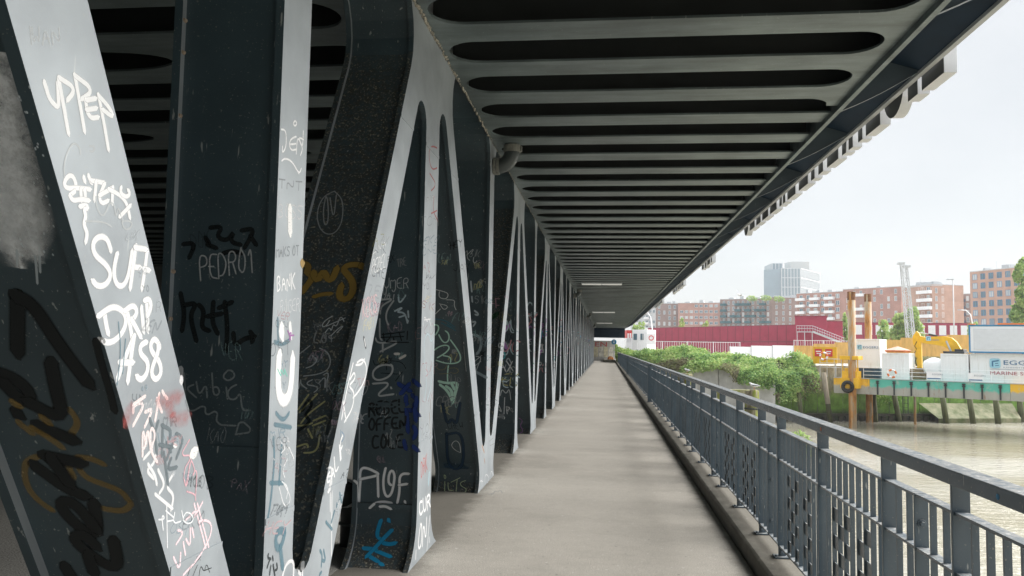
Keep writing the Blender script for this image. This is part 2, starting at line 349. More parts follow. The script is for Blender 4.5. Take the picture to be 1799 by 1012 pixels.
class Diag:
    def __init__(s, bi, ti, d=0):
        yb, yt = nodes[bi][0], nodes[ti][0]; s.s = 1 if yt > yb else -1
        s.y0 = yb+s.s*.24; s.k = ((yt-s.s*.34)-s.y0)/4.4; s.hd = HD-d*math.hypot(1, s.k); s.yb, s.yt = yb, yt
        s.wb, s.wt = nodes[bi][2]-d, nodes[ti][2]-d
    def post_side(s, z): return s.y0+s.k*z-s.s*s.hd      # edge towards the bottom node's post
    def far_side(s, z): return s.y0+s.k*z+s.s*s.hd
    def notch(s, d):           # bottom notch, from the post to the diagonal
        e = s.yb+s.s*s.wb; z = (e+s.s*s.hd-s.y0)/s.k
        return corner((e,z+2), (e,z), (s.post_side(z+2),z+2), .14+d)
    def top_post(s, d):        # rounded top corner beside the bottom node's post, going up
        e = s.yb+s.s*s.wb; return corner((e,0), (e,ZT+d), (s.post_side(ZT+d),ZT+d), .5+d)
    def top_diag(s, d):        # rounded top corner beside the diagonal, from the chord down
        z = ZT+d; e = s.yb+s.s*s.wb; return corner((e,z), (s.post_side(z),z), (s.post_side(z-2),z-2), .42+d)
    def apex(s, d):            # narrow notch at the top node, from the diagonal to the post
        e = s.yt-s.s*s.wt; z = (e-s.s*s.hd-s.y0)/s.k
        return corner((s.far_side(z-2),z-2), (e,z), (e,z-2), .17+d)
    def foot_diag(s, d):       # floor corner beside the diagonal, from the floor up
        z = ZF-d; e = s.yt-s.s*s.wt; return corner((e,z), (s.far_side(z),z), (s.far_side(z+2),z+2), .22+d)
    def foot_post(s, d):       # floor corner beside the top node's post, from the post down
        z = ZF-d; e = s.yt-s.s*s.wt; return corner((e,z+2), (e,z), (s.far_side(z),z), .42+d)
    def mid_top(s): return (s.yb+s.s*s.wb+s.post_side(ZT))/2
    def mid_bot(s): return (s.yt-s.s*s.wt+s.far_side(ZF))/2
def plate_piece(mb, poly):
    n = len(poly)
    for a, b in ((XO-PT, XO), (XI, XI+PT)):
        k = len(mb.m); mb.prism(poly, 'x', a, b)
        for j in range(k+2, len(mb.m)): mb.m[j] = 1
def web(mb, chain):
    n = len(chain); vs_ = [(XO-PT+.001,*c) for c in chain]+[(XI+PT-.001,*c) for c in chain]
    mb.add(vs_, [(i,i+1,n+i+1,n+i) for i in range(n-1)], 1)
def seam(mb, ya, yb_, z):      # weld bead across the outer plate
    mb.prism([(ya+.004,z-.014),(yb_-.004,z-.014),(yb_-.004,z+.014),(ya+.004,z+.014)], 'x', XO-.001, XO+.0035)
steel_objs = []
def part(mb, name, label=None):
    o = mb.build(name, [MAT['steel'],MAT['web']], bridge, recalc=False); steel_objs.append(o)
    if label: o['label'] = label
    return o
post_o, diag_o, foot_o, head_o = {}, {}, {}, {}
for i, (Y, ty, hw) in enumerate(nodes):
    prv, nxt = i-1 >= 0, i+1 < len(nodes)
    wd = hw-RC
    # post
    mb = MB(); plate_piece(mb, [(Y-hw,ZC0),(Y+hw,ZC0),(Y+hw,ZC1),(Y-hw,ZC1)])
    web(mb, [(Y-wd,ZC0),(Y-wd,ZC1)]); web(mb, [(Y+wd,ZC0),(Y+wd,ZC1)])
    mb.box(XI+PT,XO-PT,Y-wd-.007,Y-wd,1.235,1.275,1)      # horizontal web weld
    post_o[i] = part(mb, 'post')
    sides = []
    for s_, ok in ((-1,prv),(1,nxt)):
        if ok: sides.append(s_)
    foot, head = MB(), MB()
    if ty == 'b':
        for part_ in ('plate','web'):
            d = 0 if part_ == 'plate' else RC
            # foot: floor - diag - notch - post - notch - diag - floor
            halves = {}
            for s_ in (-1,1):
                if s_ in sides:
                    D = Diag(i, i+s_, d); D0 = Diag(i, i+s_)
                    ch1 = [(D0.mid_bot(), ZF-d)]+D.foot_diag(d)+[(D.far_side(ZC0),ZC0)]
                    ch2 = [(D.post_side(ZC0),ZC0)]+D.notch(d)[::-1]+[(D.yb+s_*D.wb,ZC0)]
                    ch3 = [(Y+s_*(hw-d),ZC1)]+D.top_post(d)+[(D0.mid_top(),ZT+d)]
                    halves[s_] = (ch1, ch2, ch3, D0.mid_bot(), D0.mid_top())
                else:
                    e = Y+s_*(hw-d); halves[s_] = ([(e+s_*.01,ZF),(e+s_*.01,ZC0)], [(e,ZC0)], [(e,ZC1),(e,ZT)], e+s_*.01, e)
            if part_ == 'plate':
                l_, r_ = halves[-1], halves[1]
                plate_piece(foot, [(l_[3],ZB)]+l_[0]+l_[1]+r_[1][::-1]+r_[0][::-1]+[(r_[3],ZB)])
                plate_piece(head, [(l_[4],ZTT)]+l_[2][::-1]+r_[2]+[(r_[4],ZTT)])
                for s_ in sides:
                    D = Diag(i, i+s_); a, b = sorted((D.far_side(ZC0), D.post_side(ZC0))); seam(foot, a, b, ZC0)
                seam(foot, Y-hw, Y+hw, ZC0)
            else:
                for h_ in halves.values():
                    for c in h_[:2]:
                        if len(c) > 2: web(foot, c)
                    if len(h_[2]) > 2: web(head, h_[2])
    else:
        for part_ in ('plate','web'):
            d = 0 if part_ == 'plate' else RC; halves = {}
            for s_ in (-1,1):
                if s_ in sides:
                    D = Diag(i+s_, i, d); D0 = Diag(i+s_, i)
                    ch1 = [(Y+s_*(hw-d),ZC0)]+D.foot_post(d)+[(D0.mid_bot(),ZF-d)]
                    ch2 = [(D.far_side(ZC1),ZC1)]+D.apex(d)+[(Y+s_*(hw-d),ZC1)]
                    ch3 = [(D0.mid_top(),ZT+d)]+D.top_diag(d)+[(D.post_side(ZC1),ZC1)]
                    halves[s_] = (ch1, ch2, ch3, D0.mid_bot(), D0.mid_top())
                else:
                    e = Y+s_*(hw-d); halves[s_] = ([(e,ZC0),(e,ZF)], [(e,ZC1)], [(e+s_*.01,ZT),(e+s_*.01,ZC1)], e, e+s_*.01)
            if part_ == 'plate':
                l_, r_ = halves[-1], halves[1]
                plate_piece(foot, [(l_[3],ZB)]+l_[0][::-1]+r_[0]+[(r_[3],ZB)])
                plate_piece(head, [(l_[4],ZTT)]+l_[2]+l_[1]+r_[1][::-1]+r_[2][::-1]+[(r_[4],ZTT)])
                seam(foot, Y-hw, Y+hw, ZC0); seam(head, Y-hw, Y+hw, ZC1)
                for s_ in sides:
                    D = Diag(i+s_, i); a, b = sorted((D.far_side(ZC1), D.post_side(ZC1))); seam(head, a, b, ZC1)
            else:
                for h_ in halves.values():
                    if len(h_[0]) > 2: web(foot, h_[0])
                    for c in h_[1:3]:
                        if len(c) > 2: web(head, c)
                foot.box(XI+PT,XO-PT,Y-wd-.02,Y-wd+.001,.42,.46,1)
    foot_o[i] = part(foot, 'foot_plate'); head_o[i] = part(head, 'gusset_plate')
    if nxt:
        bi, ti = (i, i+1) if ty == 'b' else (i+1, i)
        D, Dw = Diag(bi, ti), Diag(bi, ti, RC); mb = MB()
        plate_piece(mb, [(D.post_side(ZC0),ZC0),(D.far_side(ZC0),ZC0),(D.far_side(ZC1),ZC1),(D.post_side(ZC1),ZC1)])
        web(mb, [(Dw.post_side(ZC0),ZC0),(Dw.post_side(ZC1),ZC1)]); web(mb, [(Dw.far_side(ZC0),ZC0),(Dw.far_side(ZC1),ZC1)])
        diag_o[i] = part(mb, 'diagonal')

# soffit: one cell per cross girder, the slots between them rounded where they meet the edge strips
PI_ = .9155; Y0 = 6.655; HB, PIT, ZS = .193, PI_/2, 4.40
def arcpts(cx, cy, rx, ry, a0, a1, n=6): return [(cx+rx*math.cos(a0+(a1-a0)*k/n), cy+ry*math.sin(a0+(a1-a0)*k/n)) for k in range(n+1)]
def girder(k, x0, x1, ends, gaps):
    """flange outline in (x, y) about y = 0; ends: rounded at x0 / x1; gaps: {+1: [x..], -1: [x..]} where the slot above or below is bridged"""
    def side(sg):
        pts = []; rr = PIT-HB; L0 = .26
        pts += ([(x0,sg*PIT),(x0+.06,sg*PIT)]+[(x0+.06+L0-L0*math.cos(t), sg*(PIT-rr*math.sin(t))) for t in [math.pi/2*q/6 for q in range(7)]]) if ends[0] else [(x0,sg*HB)]
        for g in sorted(gaps.get(sg, [])):
            rx = .75
            pts += [(g-.16-rx+rx*math.sin(t), sg*(PIT-rr*math.cos(t))) for t in [math.pi/2*q/7 for q in range(8)]]
            pts += [(g+.16+rx-rx*math.cos(t), sg*(PIT-rr*math.sin(t))) for t in [math.pi/2*q/7 for q in range(8)]]
        pts += ([(x1-.12-L0+L0*math.sin(t), sg*(PIT-rr*math.cos(t))) for t in [math.pi/2*q/6 for q in range(7)]]+[(x1,sg*PIT)]) if ends[1] else [(x1,sg*HB)]
        return pts
    mb = MB(); poly = side(-1)+side(1)[::-1]
    mb.prism(poly, 'z', ZS, ZS+.022)
    mb.box(x0,x1,-.012,.012,ZS+.023,ZS+.88,1)
    return mb
gcache = {}
k = -70; ng = 0; rest = MB()
while True:
    yy = Y0+k*PI_
    if yy > 111: break
    near = yy < 8.6
    kk = k % 4
    for side_ in ('walk','road'):
        if side_ == 'road' and yy > 45: continue
        key = (side_, near, kk if side_ == 'road' else 0)
        if key not in gcache:
            mb = girder(k, -1.497, 2.455, (True, near), {}) if side_ == 'walk' else girder(k, -15.9, -2.043, (False, True), {1: [-3.95] if kk == 0 else ([-5.75] if kk == 3 else []), -1: [-3.95] if kk == 1 else ([-5.75] if kk == 0 else [])})
            gcache[key] = mb
        src = gcache[key]
        if (side_ == 'walk' and -4 < k < 92) or (side_ == 'road' and 0 <= -1):
            o = None
            me = gcache.get((key,'me'))
            if me is None:
                o = src.build('cross_girder', [MAT['ceil'],MAT['dark']], bridge); gcache[(key,'me')] = o.data
            else:
                o = bpy.data.objects.new('cross_girder', me); COL.objects.link(o); o.parent = bridge
            o.location = (0,yy,0)
        else:
            b = len(rest.v); rest.v += [(x,yv+yy,z) for x,yv,z in src.v]
            for f, mi in zip(src.f, src.m): rest.f.append([b+q for q in f]); rest.m.append(mi)
    k += 1
ro = rest.build('soffit_girders', [MAT['ceil'],MAT['dark']], bridge); tag(ro, kind='stuff')
MB().box(-15.9,3.40,-80,150,5.302,5.45).build('upper_deck_plate', MAT['dark'], bridge)
MB().box(-15.9,2.45,108.5,111.9,3.15,4.38).build('end_beam', MAT['fascia'], bridge)
# edge girder and cantilever
e = MB(); e.box(2.456,2.476,-70,112,4.36,5.30); e.box(2.452,2.502,-70,112,4.345,4.36); e.build('edge_girder', MAT['ceil'], bridge)
e = MB(); e.prism([(2.477,5.20),(3.44,4.90),(3.44,4.94),(2.477,5.24)],'y',-70,112); e.build('cantilever_plate', MAT['fascia'], bridge)
e = MB(); e.box(3.442,3.505,-70,112,4.862,5.35); e.build('edge_beam', MAT['edge'], bridge, bevel=.006)
br = None
for q in range(-6, 40):
    yy = 6.64+2.685*q
    if br is None:
        mb = MB(); pl = [(2.478,4.40)]+[(2.478+.92*t, 4.40+.46*t-.03*math.sin(t*math.pi)) for t in (.15,.3,.45,.6,.75,.9)]+[(3.42,4.872),(3.42,4.902),(2.478,5.196)]
        mb.prism(pl, 'y', -.008, .008)
        low = pl[:8]
        for a, b in zip(low[:-1], low[1:]): mb.add([(a[0],-.03,a[1]-.002),(b[0],-.03,b[1]-.002),(b[0],.03,b[1]-.002),(a[0],.03,a[1]-.002)], [(0,1,2,3)])
        br = mb.build('bracket', MAT['bracket'], bridge, recalc=False); br.location = (0,yy,0)
    else:
        c = br.copy(); COL.objects.link(c); c.location = (0,yy,0)
mb = MB()
rb = plain('rusty_bolt', (.42,.33,.25), .8, .3, 40)
for px, py in ((325,36),(322,92),(316,203),(304,477),(299,560)):
    d = ray(px, py); q = CAM+d*((3.548-CAM.y)/d.y); o = MB().tube([q+Vector((0,.006,0)),q-Vector((0,.012,0))],[.011,.008],8).build('bolt', rb, bridge)
# rough sealant along the joint of truss and soffit
mb = MB()
for q in range(420):
    yy = 5.3+q*.012*(1+q*.004); r = random.uniform(.004,.016) if yy < 10 else random.uniform(.003,.009)
    if yy > 24: break
    p = Vector((XO+random.uniform(.0,.02), yy, ZS-.004+random.uniform(-.012,.004)))
    mb.tube([p-Vector((0,r*1.5,0)),p,p+Vector((0,r*1.5,0))],[r*.4,r,r*.4],6)
mb.build('sealant_bead', plain('sealant', (.34,.32,.27), .9, .5, 30), bridge, smooth=True)['kind'] = 'stuff'
tag(MB().box(-16.4,-15.91,-80,150,-1.2,5.4).build('side_wall', MAT['dark']), 'dark solid wall along the far side of the road under the deck', 'wall')
# ------------------------------------------------------------------ railing
J0, JP, NJ = 3.85-6.6, 3.30, 32
rail = thing('railing', 'slate grey steel bar railing with broad handrail along the river side of the walkway', 'railing', (1.4,0,.13))
def rpart(mb, name, mat_='rail', bevel=0): 
    mb.v = [(a-1.4,b,c-.13) for a,b,c in mb.v]; return mb.build(name, MAT[mat_], rail, bevel=bevel)
EXP = (25.3, 51.4, 76.2)
cuts = [J0-.3]+[e for e in EXP]+[104]
for a, b in zip(cuts[:-1], cuts[1:]):
    yy = a
    mb = MB()
    while yy < b-.1:
        nx = min(b, yy+9.9); mb.box(1.345,1.438,yy+.0015,nx-.0015,1.237,1.297); yy = nx
    rpart(mb, 'handrail', bevel=.004)
post_p = panel_p = joint_p = None
for q in range(NJ):
    J = J0+JP*q
    # posts
    for dy in (-.41,.41,1.64):
        yy = J+dy
        if post_p is None:
            mb = MB(); mb.box(1.357,1.427,-.008,.008,.215,1.238); mb.box(1.362,1.42,-.0065,.0065,.13,.215)
            mb.box(1.325,1.455,-.055,.055,.131,.143)
            for zz in (.165,.20): mb.tube([(1.385,-.03,zz),(1.385,-.008,zz)],.013,8)
            for xx in (1.338,1.442): mb.tube([(xx,-.03,.143),(xx,-.03,.157)],.010,8)
            post_p = rpart(mb, 'post', bevel=.002); post_p.location = (0,yy,0)
        elif yy < 103:
            c = post_p.copy(); COL.objects.link(c); c.location = (0,yy,0)
    if joint_p is None:
        mb = MB(); mb.box(1.362,1.422,-.007,.007,.215,1.125)
        for zz in (.33,.67,1.0):
            mb.tube([(1.392,-.014,zz),(1.392,-.008,zz)],.020,10); mb.tube([(1.392,-.026,zz),(1.392,-.014,zz)],.012,6)
        joint_p = rpart(mb, 'joint_plate', bevel=.002); joint_p.location = (0,J,0)
    else:
        c = joint_p.copy(); COL.objects.link(c); c.location = (0,J,0)
    if panel_p is None:
        mb = MB()
        for z0, z1 in ((1.118,1.130),(.885,.897),(.213,.225)): mb.box(1.366,1.418,.004,JP-.004,z0,z1)
        stops = [0,.41,1.64,JP-.41,JP]
        for a, b in zip(stops[:-1], stops[1:]):
            nb = max(1, round((b-a)/.122)); st = (b-a)/nb; xs = [a+st*t for t in range(1,nb)]
            for yy in xs:
                mb.box(1.379,1.405,yy-.006,yy+.006,.225,.885); mb.box(1.379,1.405,yy-.006,yy+.006,.897,1.118)
            if b-a > 1:
                for t, off in ((2,0),(3,1),(5,0),(6,1),(7,0)):     # staggered plates between the bars
                    for r_ in range(4):
                        zz = .235+(.163*r_)+(.0815 if off else 0)
                        if zz+.08 < .885: mb.box(1.388,1.394,a+st*t+.0065,a+st*(t+1)-.0065,zz,zz+.0815)
        panel_p = rpart(mb, 'bar_panel'); panel_p.location = (0,J,0)
    elif J+JP < 104.5:
        c = panel_p.copy(); COL.objects.link(c); c.location = (0,J,0)
for e in EXP:
    mb = MB(); mb.box(1.27,1.44,e-.035,e+.035,.131,1.285); mb.box(1.25,1.46,e-.06,e+.06,.131,.15); rpart(mb, 'expansion_post', bevel=.004)
mb = MB(); mb.tube([(1.3435,3.02,1.262),(1.345,3.02,1.262)],.0105,12); o = rpart(mb, 'sticker', 'blue')
mb = MB(); mb.tube([(1.3435,5.35,1.265),(1.345,5.35,1.265)],.012,12); o = rpart(mb, 'sticker', 'orange')

# ------------------------------------------------------------------ letters outside the edge beam, drain pipes, lamps
def letter(y0, y1, shape, q):
    w_, h = y1-y0, 1.55; t = min(.24, w_*.38); zb = 4.745 if shape != 'U' else 4.70
    if shape == 'I': pl = [[(0,0),(w_,0),(w_,h),(0,h)]]
    elif shape == 'L': pl = [[(0,0),(w_,0),(w_,t),(t,t),(t,h),(0,h)]]
    elif shape == 'E': pl = [[(0,0),(w_,0),(w_,t),(t,t),(t,.6),(w_*.85,.6),(w_*.85,.6+t),(t,.6+t),(t,h-t),(w_,h-t),(w_,h),(0,h)]]
    elif shape == 'N': pl = [[(0,0),(t,0),(t,h*.62),(w_-t,0),(w_,0),(w_,h),(w_-t,h),(w_-t,h*.38),(t,h),(0,h)]]
    else:
        oc = [(w_/2-w_/2*math.cos(a), .34-.34*math.sin(a)) for a in [math.pi*k/12 for k in range(13)]]
        ic = [(w_/2-(w_/2-t)*math.cos(a), (.62-.30*math.sin(a))) for a in [math.pi*k/12 for k in range(13)]]
        pl = [[(0,h)]+oc+[(w_,h),(w_-t,h)]+ic[::-1]+[(t,h)]]
    mb = MB()
    for p in pl: mb.prism(p, 'x', -.068, .068)
    b = mb.build('sign_letter', [MAT['letter'], MAT['letter_back']], bevel=.004)
    for f in b.data.polygons:
        if f.normal.x < -.9: f.material_index = 1
    b.location = (3.625,y0,zb)
    tag(b, ['nearest and longest','second','third and rounded'][q]+' grey metal letter hanging outside the bridge edge' if q < 3 else 'grey metal letter in the row outside the bridge edge seen from behind', 'letter', 'metal letters along the outer bridge edge')
seq = [(8.96,9.58,'E'),(9.70,10.01,'I'),(10.14,10.86,'U'),(11.0,11.6,'E'),(11.75,11.95,'I'),(12.2,12.75,'N'),(12.95,13.6,'L'),(13.85,14.15,'I')]
yy = 14.4
while yy < 21: wv = random.choice((.25,.55,.7)); seq.append((yy,yy+wv,random.choice('IUENL') if wv > .4 else 'I')); yy += wv+random.uniform(.14,.3)
for g0, g1 in ((28.2,31.2),(38.6,44.4),(53,61)):
    yy = g0
    while yy < g1: wv = random.choice((.3,.6,.75)); seq.append((yy,yy+wv,random.choice('IUEN') if wv > .4 else 'I')); yy += wv+random.uniform(.14,.3)
for q, s in enumerate(seq): letter(*s, q)

MAT['pipe'] = plain('pipe_paint', (.055,.068,.068), .45, .2, 4)
MAT['clamp'] = plain('pipe_clamp', (.20,.20,.175), .5, .3, 12)
pp = thing('drain_pipe', 'fat dark drain pipe bending from the soffit into the truss, the nearest of four', 'pipe', (0,10.45,0), 0, 'drain pipes bending under the soffit')
arc = [(-1.25,0,5.0),(-1.25,0,4.30)]+[(-1.25-.19*(1-math.cos(t)),0,4.30-.19*math.sin(t)) for t in [R(90)*k/7 for k in range(1,8)]]+[(-1.75,0,4.11)]
MB().tube(arc, .10, 18).build('elbow', MAT['pipe'], pp, smooth=True)
MB().tube([(-1.25,0,4.29),(-1.25,0,4.38)], .113, 18).box(-1.15,-1.12,-.03,.03,4.30,4.37).build('clamp', MAT['clamp'], pp)
MB().tube([(-1.41,0,4.11),(-1.445,0,4.11)], .114, 18).tube([(-1.455,0,4.11),(-1.49,0,4.11)], .114, 18).build('clamp', MAT['clamp'], pp)
for q, yy in enumerate((37.2,63,90)): copy_tree(pp, (0,yy,0), 'dark drain pipe bending under the soffit far along the truss, '+['second of four','third of four','fourth and farthest'][q])
pq = thing('outlet_pipe', 'dark pipe with a pale flange ring behind the second post at floor level', 'pipe', (-2.19,6.85,-.14))
MB().tube([(0,-.12,.62),(0,.03,.62)]+[(0,.03+.14*math.sin(t),.48+.14*math.cos(t)) for t in [R(90)*k/5 for k in range(1,6)]]+[(0,.17,-.2)], .10, 16).build('elbow', MAT['dark'], pq, smooth=True)
MB().torus((0,-.03,.62), (0,1,0), .112, .012, 20).build('flange_ring', MAT['ltgrey'], pq, smooth=True)
MB().torus((0,.17,.33), (0,0,1), .105, .012, 20).build('collar', MAT['pipe'], pq, smooth=True)
lm, n, l, p = new_mat('lamp_diffuser'); p.inputs['Base Color'].default_value = (.85,.85,.8,1); p.inputs['Emission Color'].default_value = (1,1,.93,1); p.inputs['Emission Strength'].default_value = .05
for q, yy in enumerate((7.1-.25+26.0, 59.0, 85.0)):
    lp = thing('ceiling_lamp', 'pale strip lamp across the soffit, '+['nearest of the three','middle of the three','farthest of the three, near the end beam'][q], 'lamp', (-.2,yy,4.30), 0, 'strip lamps across the soffit')
    MB().box(-.82,.82,-.06,.06,.03,.095).build('housing', MAT['galv'], lp, bevel=.004)
    MB().box(-.8,-.01,-.05,.05,-.02,.029).box(.01,.8,-.05,.05,-.02,.029).build('diffuser', lm, lp, bevel=.01)

# ------------------------------------------------------------------ far end of the walkway
def wall_slab(name, label, cat, pa, da, pb, db, z0, z1, th, mat_, bevel=0):
    ax, ay = gxy(pa, da); bx, by = gxy(pb, db); L_ = math.hypot(bx-ax, by-ay)
    o = MB().box(0,L_,0,th,0,z1-z0).build(name, mat_, bevel=bevel); o.location = (ax,ay,z0); o.rotation_euler = (0,0,math.atan2(by-ay,bx-ax)); return tag(o, label, cat)
def text_mesh(s, size, depth=.0):
    c = bpy.data.curves.new('lettering', 'FONT'); c.body = s; c.size = size; c.extrude = .004; c.resolution_u = 2
    o = bpy.data.objects.new('lettering', c); COL.objects.link(o)
    me = bpy.data.meshes.new_from_object(o.evaluated_get(bpy.context.evaluated_depsgraph_get())); bpy.data.objects.remove(o); bpy.data.curves.remove(c); return me
def lettering(s, size, mat_, parent, loc, sx=1.0, label=None, w_=None):
    me = text_mesh(s, size); me.materials.clear(); me.materials.append(mat_)
    o = bpy.data.objects.new('lettering', me); COL.objects.link(o); o.parent = parent
    xs = [v.co.x for v in me.vertices]
    if w_: sx = w_/(max(xs)-min(xs))
    o.location = loc; o.rotation_euler = (R(90),0,0); o.scale = (sx,1,1)
    if label: o['label'] = label
    return o
tag(MB().box(-16,60,104.001,140,-.8,-.002).build('far_path', MAT['land']), kind='structure')
gw = thing('graffiti_wall', 'pale wall with red lettering and yellow painted bays closing the end of the walkway', 'wall', (-3.2,113,0))
MB().box(0,4.4,0,.3,0,2.75).build('slab', plain('painted_slab', (.62,.60,.56), .8, .2, 2), gw)
for q in range(6): MB().box(.15+q*.68,.72+q*.68,-.02,-.001,.5,1.9).build('painted_bay', plain('bay_paint',(.78,.72,.52) if q % 2 == 0 else (.80,.77,.68),.7,.3,3) if q < 2 else bpy.data.materials['bay_paint' if q % 2 == 0 else 'bay_paint.001'], gw)
lettering('EN', .9, MAT['red'], gw, (1.6,-.03,1.95), w_=1.6)
sg = thing('road_sign', 'round blue path sign on a slim post at the end of the walkway', 'sign', (1.0,106,0))
MB().tube([(0,0,0),(0,0,3.0)],.03,8).build('post', MAT['galv'], sg)
MB().tube([(0,-.035,2.55),(0,-.045,2.55)],.33,24).build('plate', MAT['blue'], sg)
MB().box(-.05,.05,-.052,-.047,2.4,2.64).tube([(0,-.047,2.72),(0,-.052,2.72)],.05,10).build('symbol', MAT['white'], sg)
# ------------------------------------------------------------------ leaves, trees, ivy
def leaf(mb, c, s, n_=None, mi=0):
    n_ = n_ or Vector((random.gauss(0,1),random.gauss(0,1),random.gauss(.5,1))).normalized()
    a = n_.orthogonal().normalized(); b = n_.cross(a); t = random.uniform(0,6.28); a, b = a*math.cos(t)+b*math.sin(t), b*math.cos(t)-a*math.sin(t)
    bb = len(mb.v); u = s*random.uniform(.7,1.2)
    mb.v += [tuple(c-a*u),tuple(c+b*u*.62+n_*u*.15),tuple(c+a*u),tuple(c-b*u*.62+n_*u*.15)]; mb.f.append([bb,bb+1,bb+2,bb+3]); mb.m.append(mi)
def crown(mb, blobs, n_, s):
    tot = sum(b[3]*b[4]*b[5] for b in blobs)
    for x,y,z,rx,ry,rz in blobs:
        for _ in range(int(n_*rx*ry*rz/tot)):
            d = Vector((random.gauss(0,1),random.gauss(0,1),random.gauss(0,1))).normalized(); r = random.uniform(.45,1)**.6*random.choice((1,1,1,1.08))
            leaf(mb, Vector((x+d.x*rx*r,y+d.y*ry*r,z+d.z*rz*r)), s, (d+Vector((random.gauss(0,.7),random.gauss(0,.7),random.gauss(0,.7)))).normalized())
def tree(name, label, x, y, z, h, r, n_=1500, s=.35, column=False, cat='tree', group=None):
    t = thing(name, label, cat, (x,y,z), 0, group)
    tr = MB().tube([(0,0,-.2),(.05,0,h*.3),(0,.1,h*.62)],[h*.022,h*.016,h*.006],8)
    for q in range(5):
        a = q*1.3; tr.tube([(0,0,h*(.25+.06*q)),(math.cos(a)*r*.6,math.sin(a)*r*.6,h*(.5+.07*q))],[h*.008,h*.003],5)
    tr.build('trunk', MAT['bark'], t, smooth=True)
    bl = []
    for q in range(16 if column else 11):
        a = random.uniform(0,6.28)
        if column: zz = h*(.12+.86*q/15); k_ = r*(.55+.45*math.sin(math.pi*min(1,(q+3)/17))); bl.append((math.cos(a)*k_*.5,math.sin(a)*k_*.5,zz,k_*.62,k_*.62,h*.075))
        else: k_ = random.uniform(.2,.75); zz = random.uniform(.38,.92); bl.append((math.cos(a)*r*k_,math.sin(a)*r*k_,h*zz,r*random.uniform(.3,.5),r*random.uniform(.3,.5),h*random.uniform(.1,.18)))
    mb = MB(); crown(mb, bl, n_, s); mb.build('crown', MAT['leaf'], t, recalc=False)
    return t
# ------------------------------------------------------------------ river bank: quay wall, ivy, piles
QP = [(1060,101),(1200,94),(1345,82),(1480,83),(1640,85),(1800,87),(2100,92)]
qxy = [gxy(*p) for p in QP]
land_poly = qxy+[(1500,95),(1500,1500),(-300,1500),(-300,135),(qxy[0][0],135)]
sheet('yard_ground', land_poly, LZ, MAT['land'])
# quay wall: weathered concrete, algae and mud in bands by height
m, n, l, p = new_mat('quay_wall')
g = n.new('ShaderNodeNewGeometry'); sx = n.new('ShaderNodeSeparateXYZ'); l.new(g.outputs['Position'], sx.inputs[0])
wob = noise(n, l, .5, detail=6, rough=.65); ma = n.new('ShaderNodeMath'); ma.operation = 'MULTIPLY_ADD'; l.new(wob, ma.inputs[0]); ma.inputs[1].default_value = 1.6; l.new(sx.outputs[2], ma.inputs[2])
mr = n.new('ShaderNodeMapRange'); mr.inputs[1].default_value = -5.2; mr.inputs[2].default_value = 1.2; l.new(ma.outputs[0], mr.inputs[0])
cr_ = n.new('ShaderNodeValToRGB'); e = cr_.color_ramp.elements; e[0].position = 0; e[0].color = (.035,.035,.028,1); e[1].position = 1; e[1].color = (.36,.33,.26,1)
for pz, c in ((.14,(.045,.045,.032,1)),(.22,(.07,.11,.03,1)),(.31,(.17,.33,.045,1)),(.52,(.20,.36,.06,1)),(.62,(.28,.26,.15,1))): q = e.new(pz); q.color = c
l.new(mr.outputs[0], cr_.inputs[0]); k = ramp(n, l, noise(n, l, 1.7, detail=7, rough=.7, stretch=(1,1,.7)), .32, .7, (.45,.45,.45,1), (1.2,1.2,1.2,1))
l.new(mixc(n, l, 1., cr_.outputs[0], k, 'MULTIPLY'), p.inputs['Base Color']); p.inputs['Roughness'].default_value = .7; bump(n, l, p, noise(n, l, 3, detail=6), .6, .12)
MAT['quay'] = m
m, n, l, p = new_mat('muddy_concrete'); kk_ = noise(n, l, .9, detail=7, rough=.7); x = n.new('ShaderNodeValToRGB'); e = x.color_ramp.elements; e[0].position = .36; e[0].color = (.08,.11,.03,1); e[1].position = .62; e[1].color = (.27,.26,.16,1); l.new(kk_, x.inputs[0]); l.new(x.outputs[0], p.inputs['Base Color']); p.inputs['Roughness'].default_value = .75; bump(n, l, p, kk_, .5, .1); MAT['mud'] = m
mb = MB()
ZTOP = [.25,.25,.3,.2,.1,0.1,.1]
for (a, b, za, zb_) in zip(qxy[:-1], qxy[1:], ZTOP[:-1], ZTOP[1:]):
    nn = 6
    for q in range(nn):
        t0, t1 = q/nn, (q+1)/nn
        P = lambda t, z, off=0: (a[0]+(b[0]-a[0])*t, a[1]+(b[1]-a[1])*t-off, z)
        mb.add([P(t0,-6.5),P(t1-.004,-6.5),P(t1-.004,.35),P(t0,.35)], [(0,1,2,3)])
        mb.add([P(t0,.35),P(t1,.35),P(t1,.35,-.8),P(t0,.35,-.8)], [(0,1,2,3)])
qw = thing('quay_wall', 'mossy green and muddy quay wall dropping into the river below the barge', 'wall', (0,0,0))
mb.build('wall', MAT['quay'], qw)
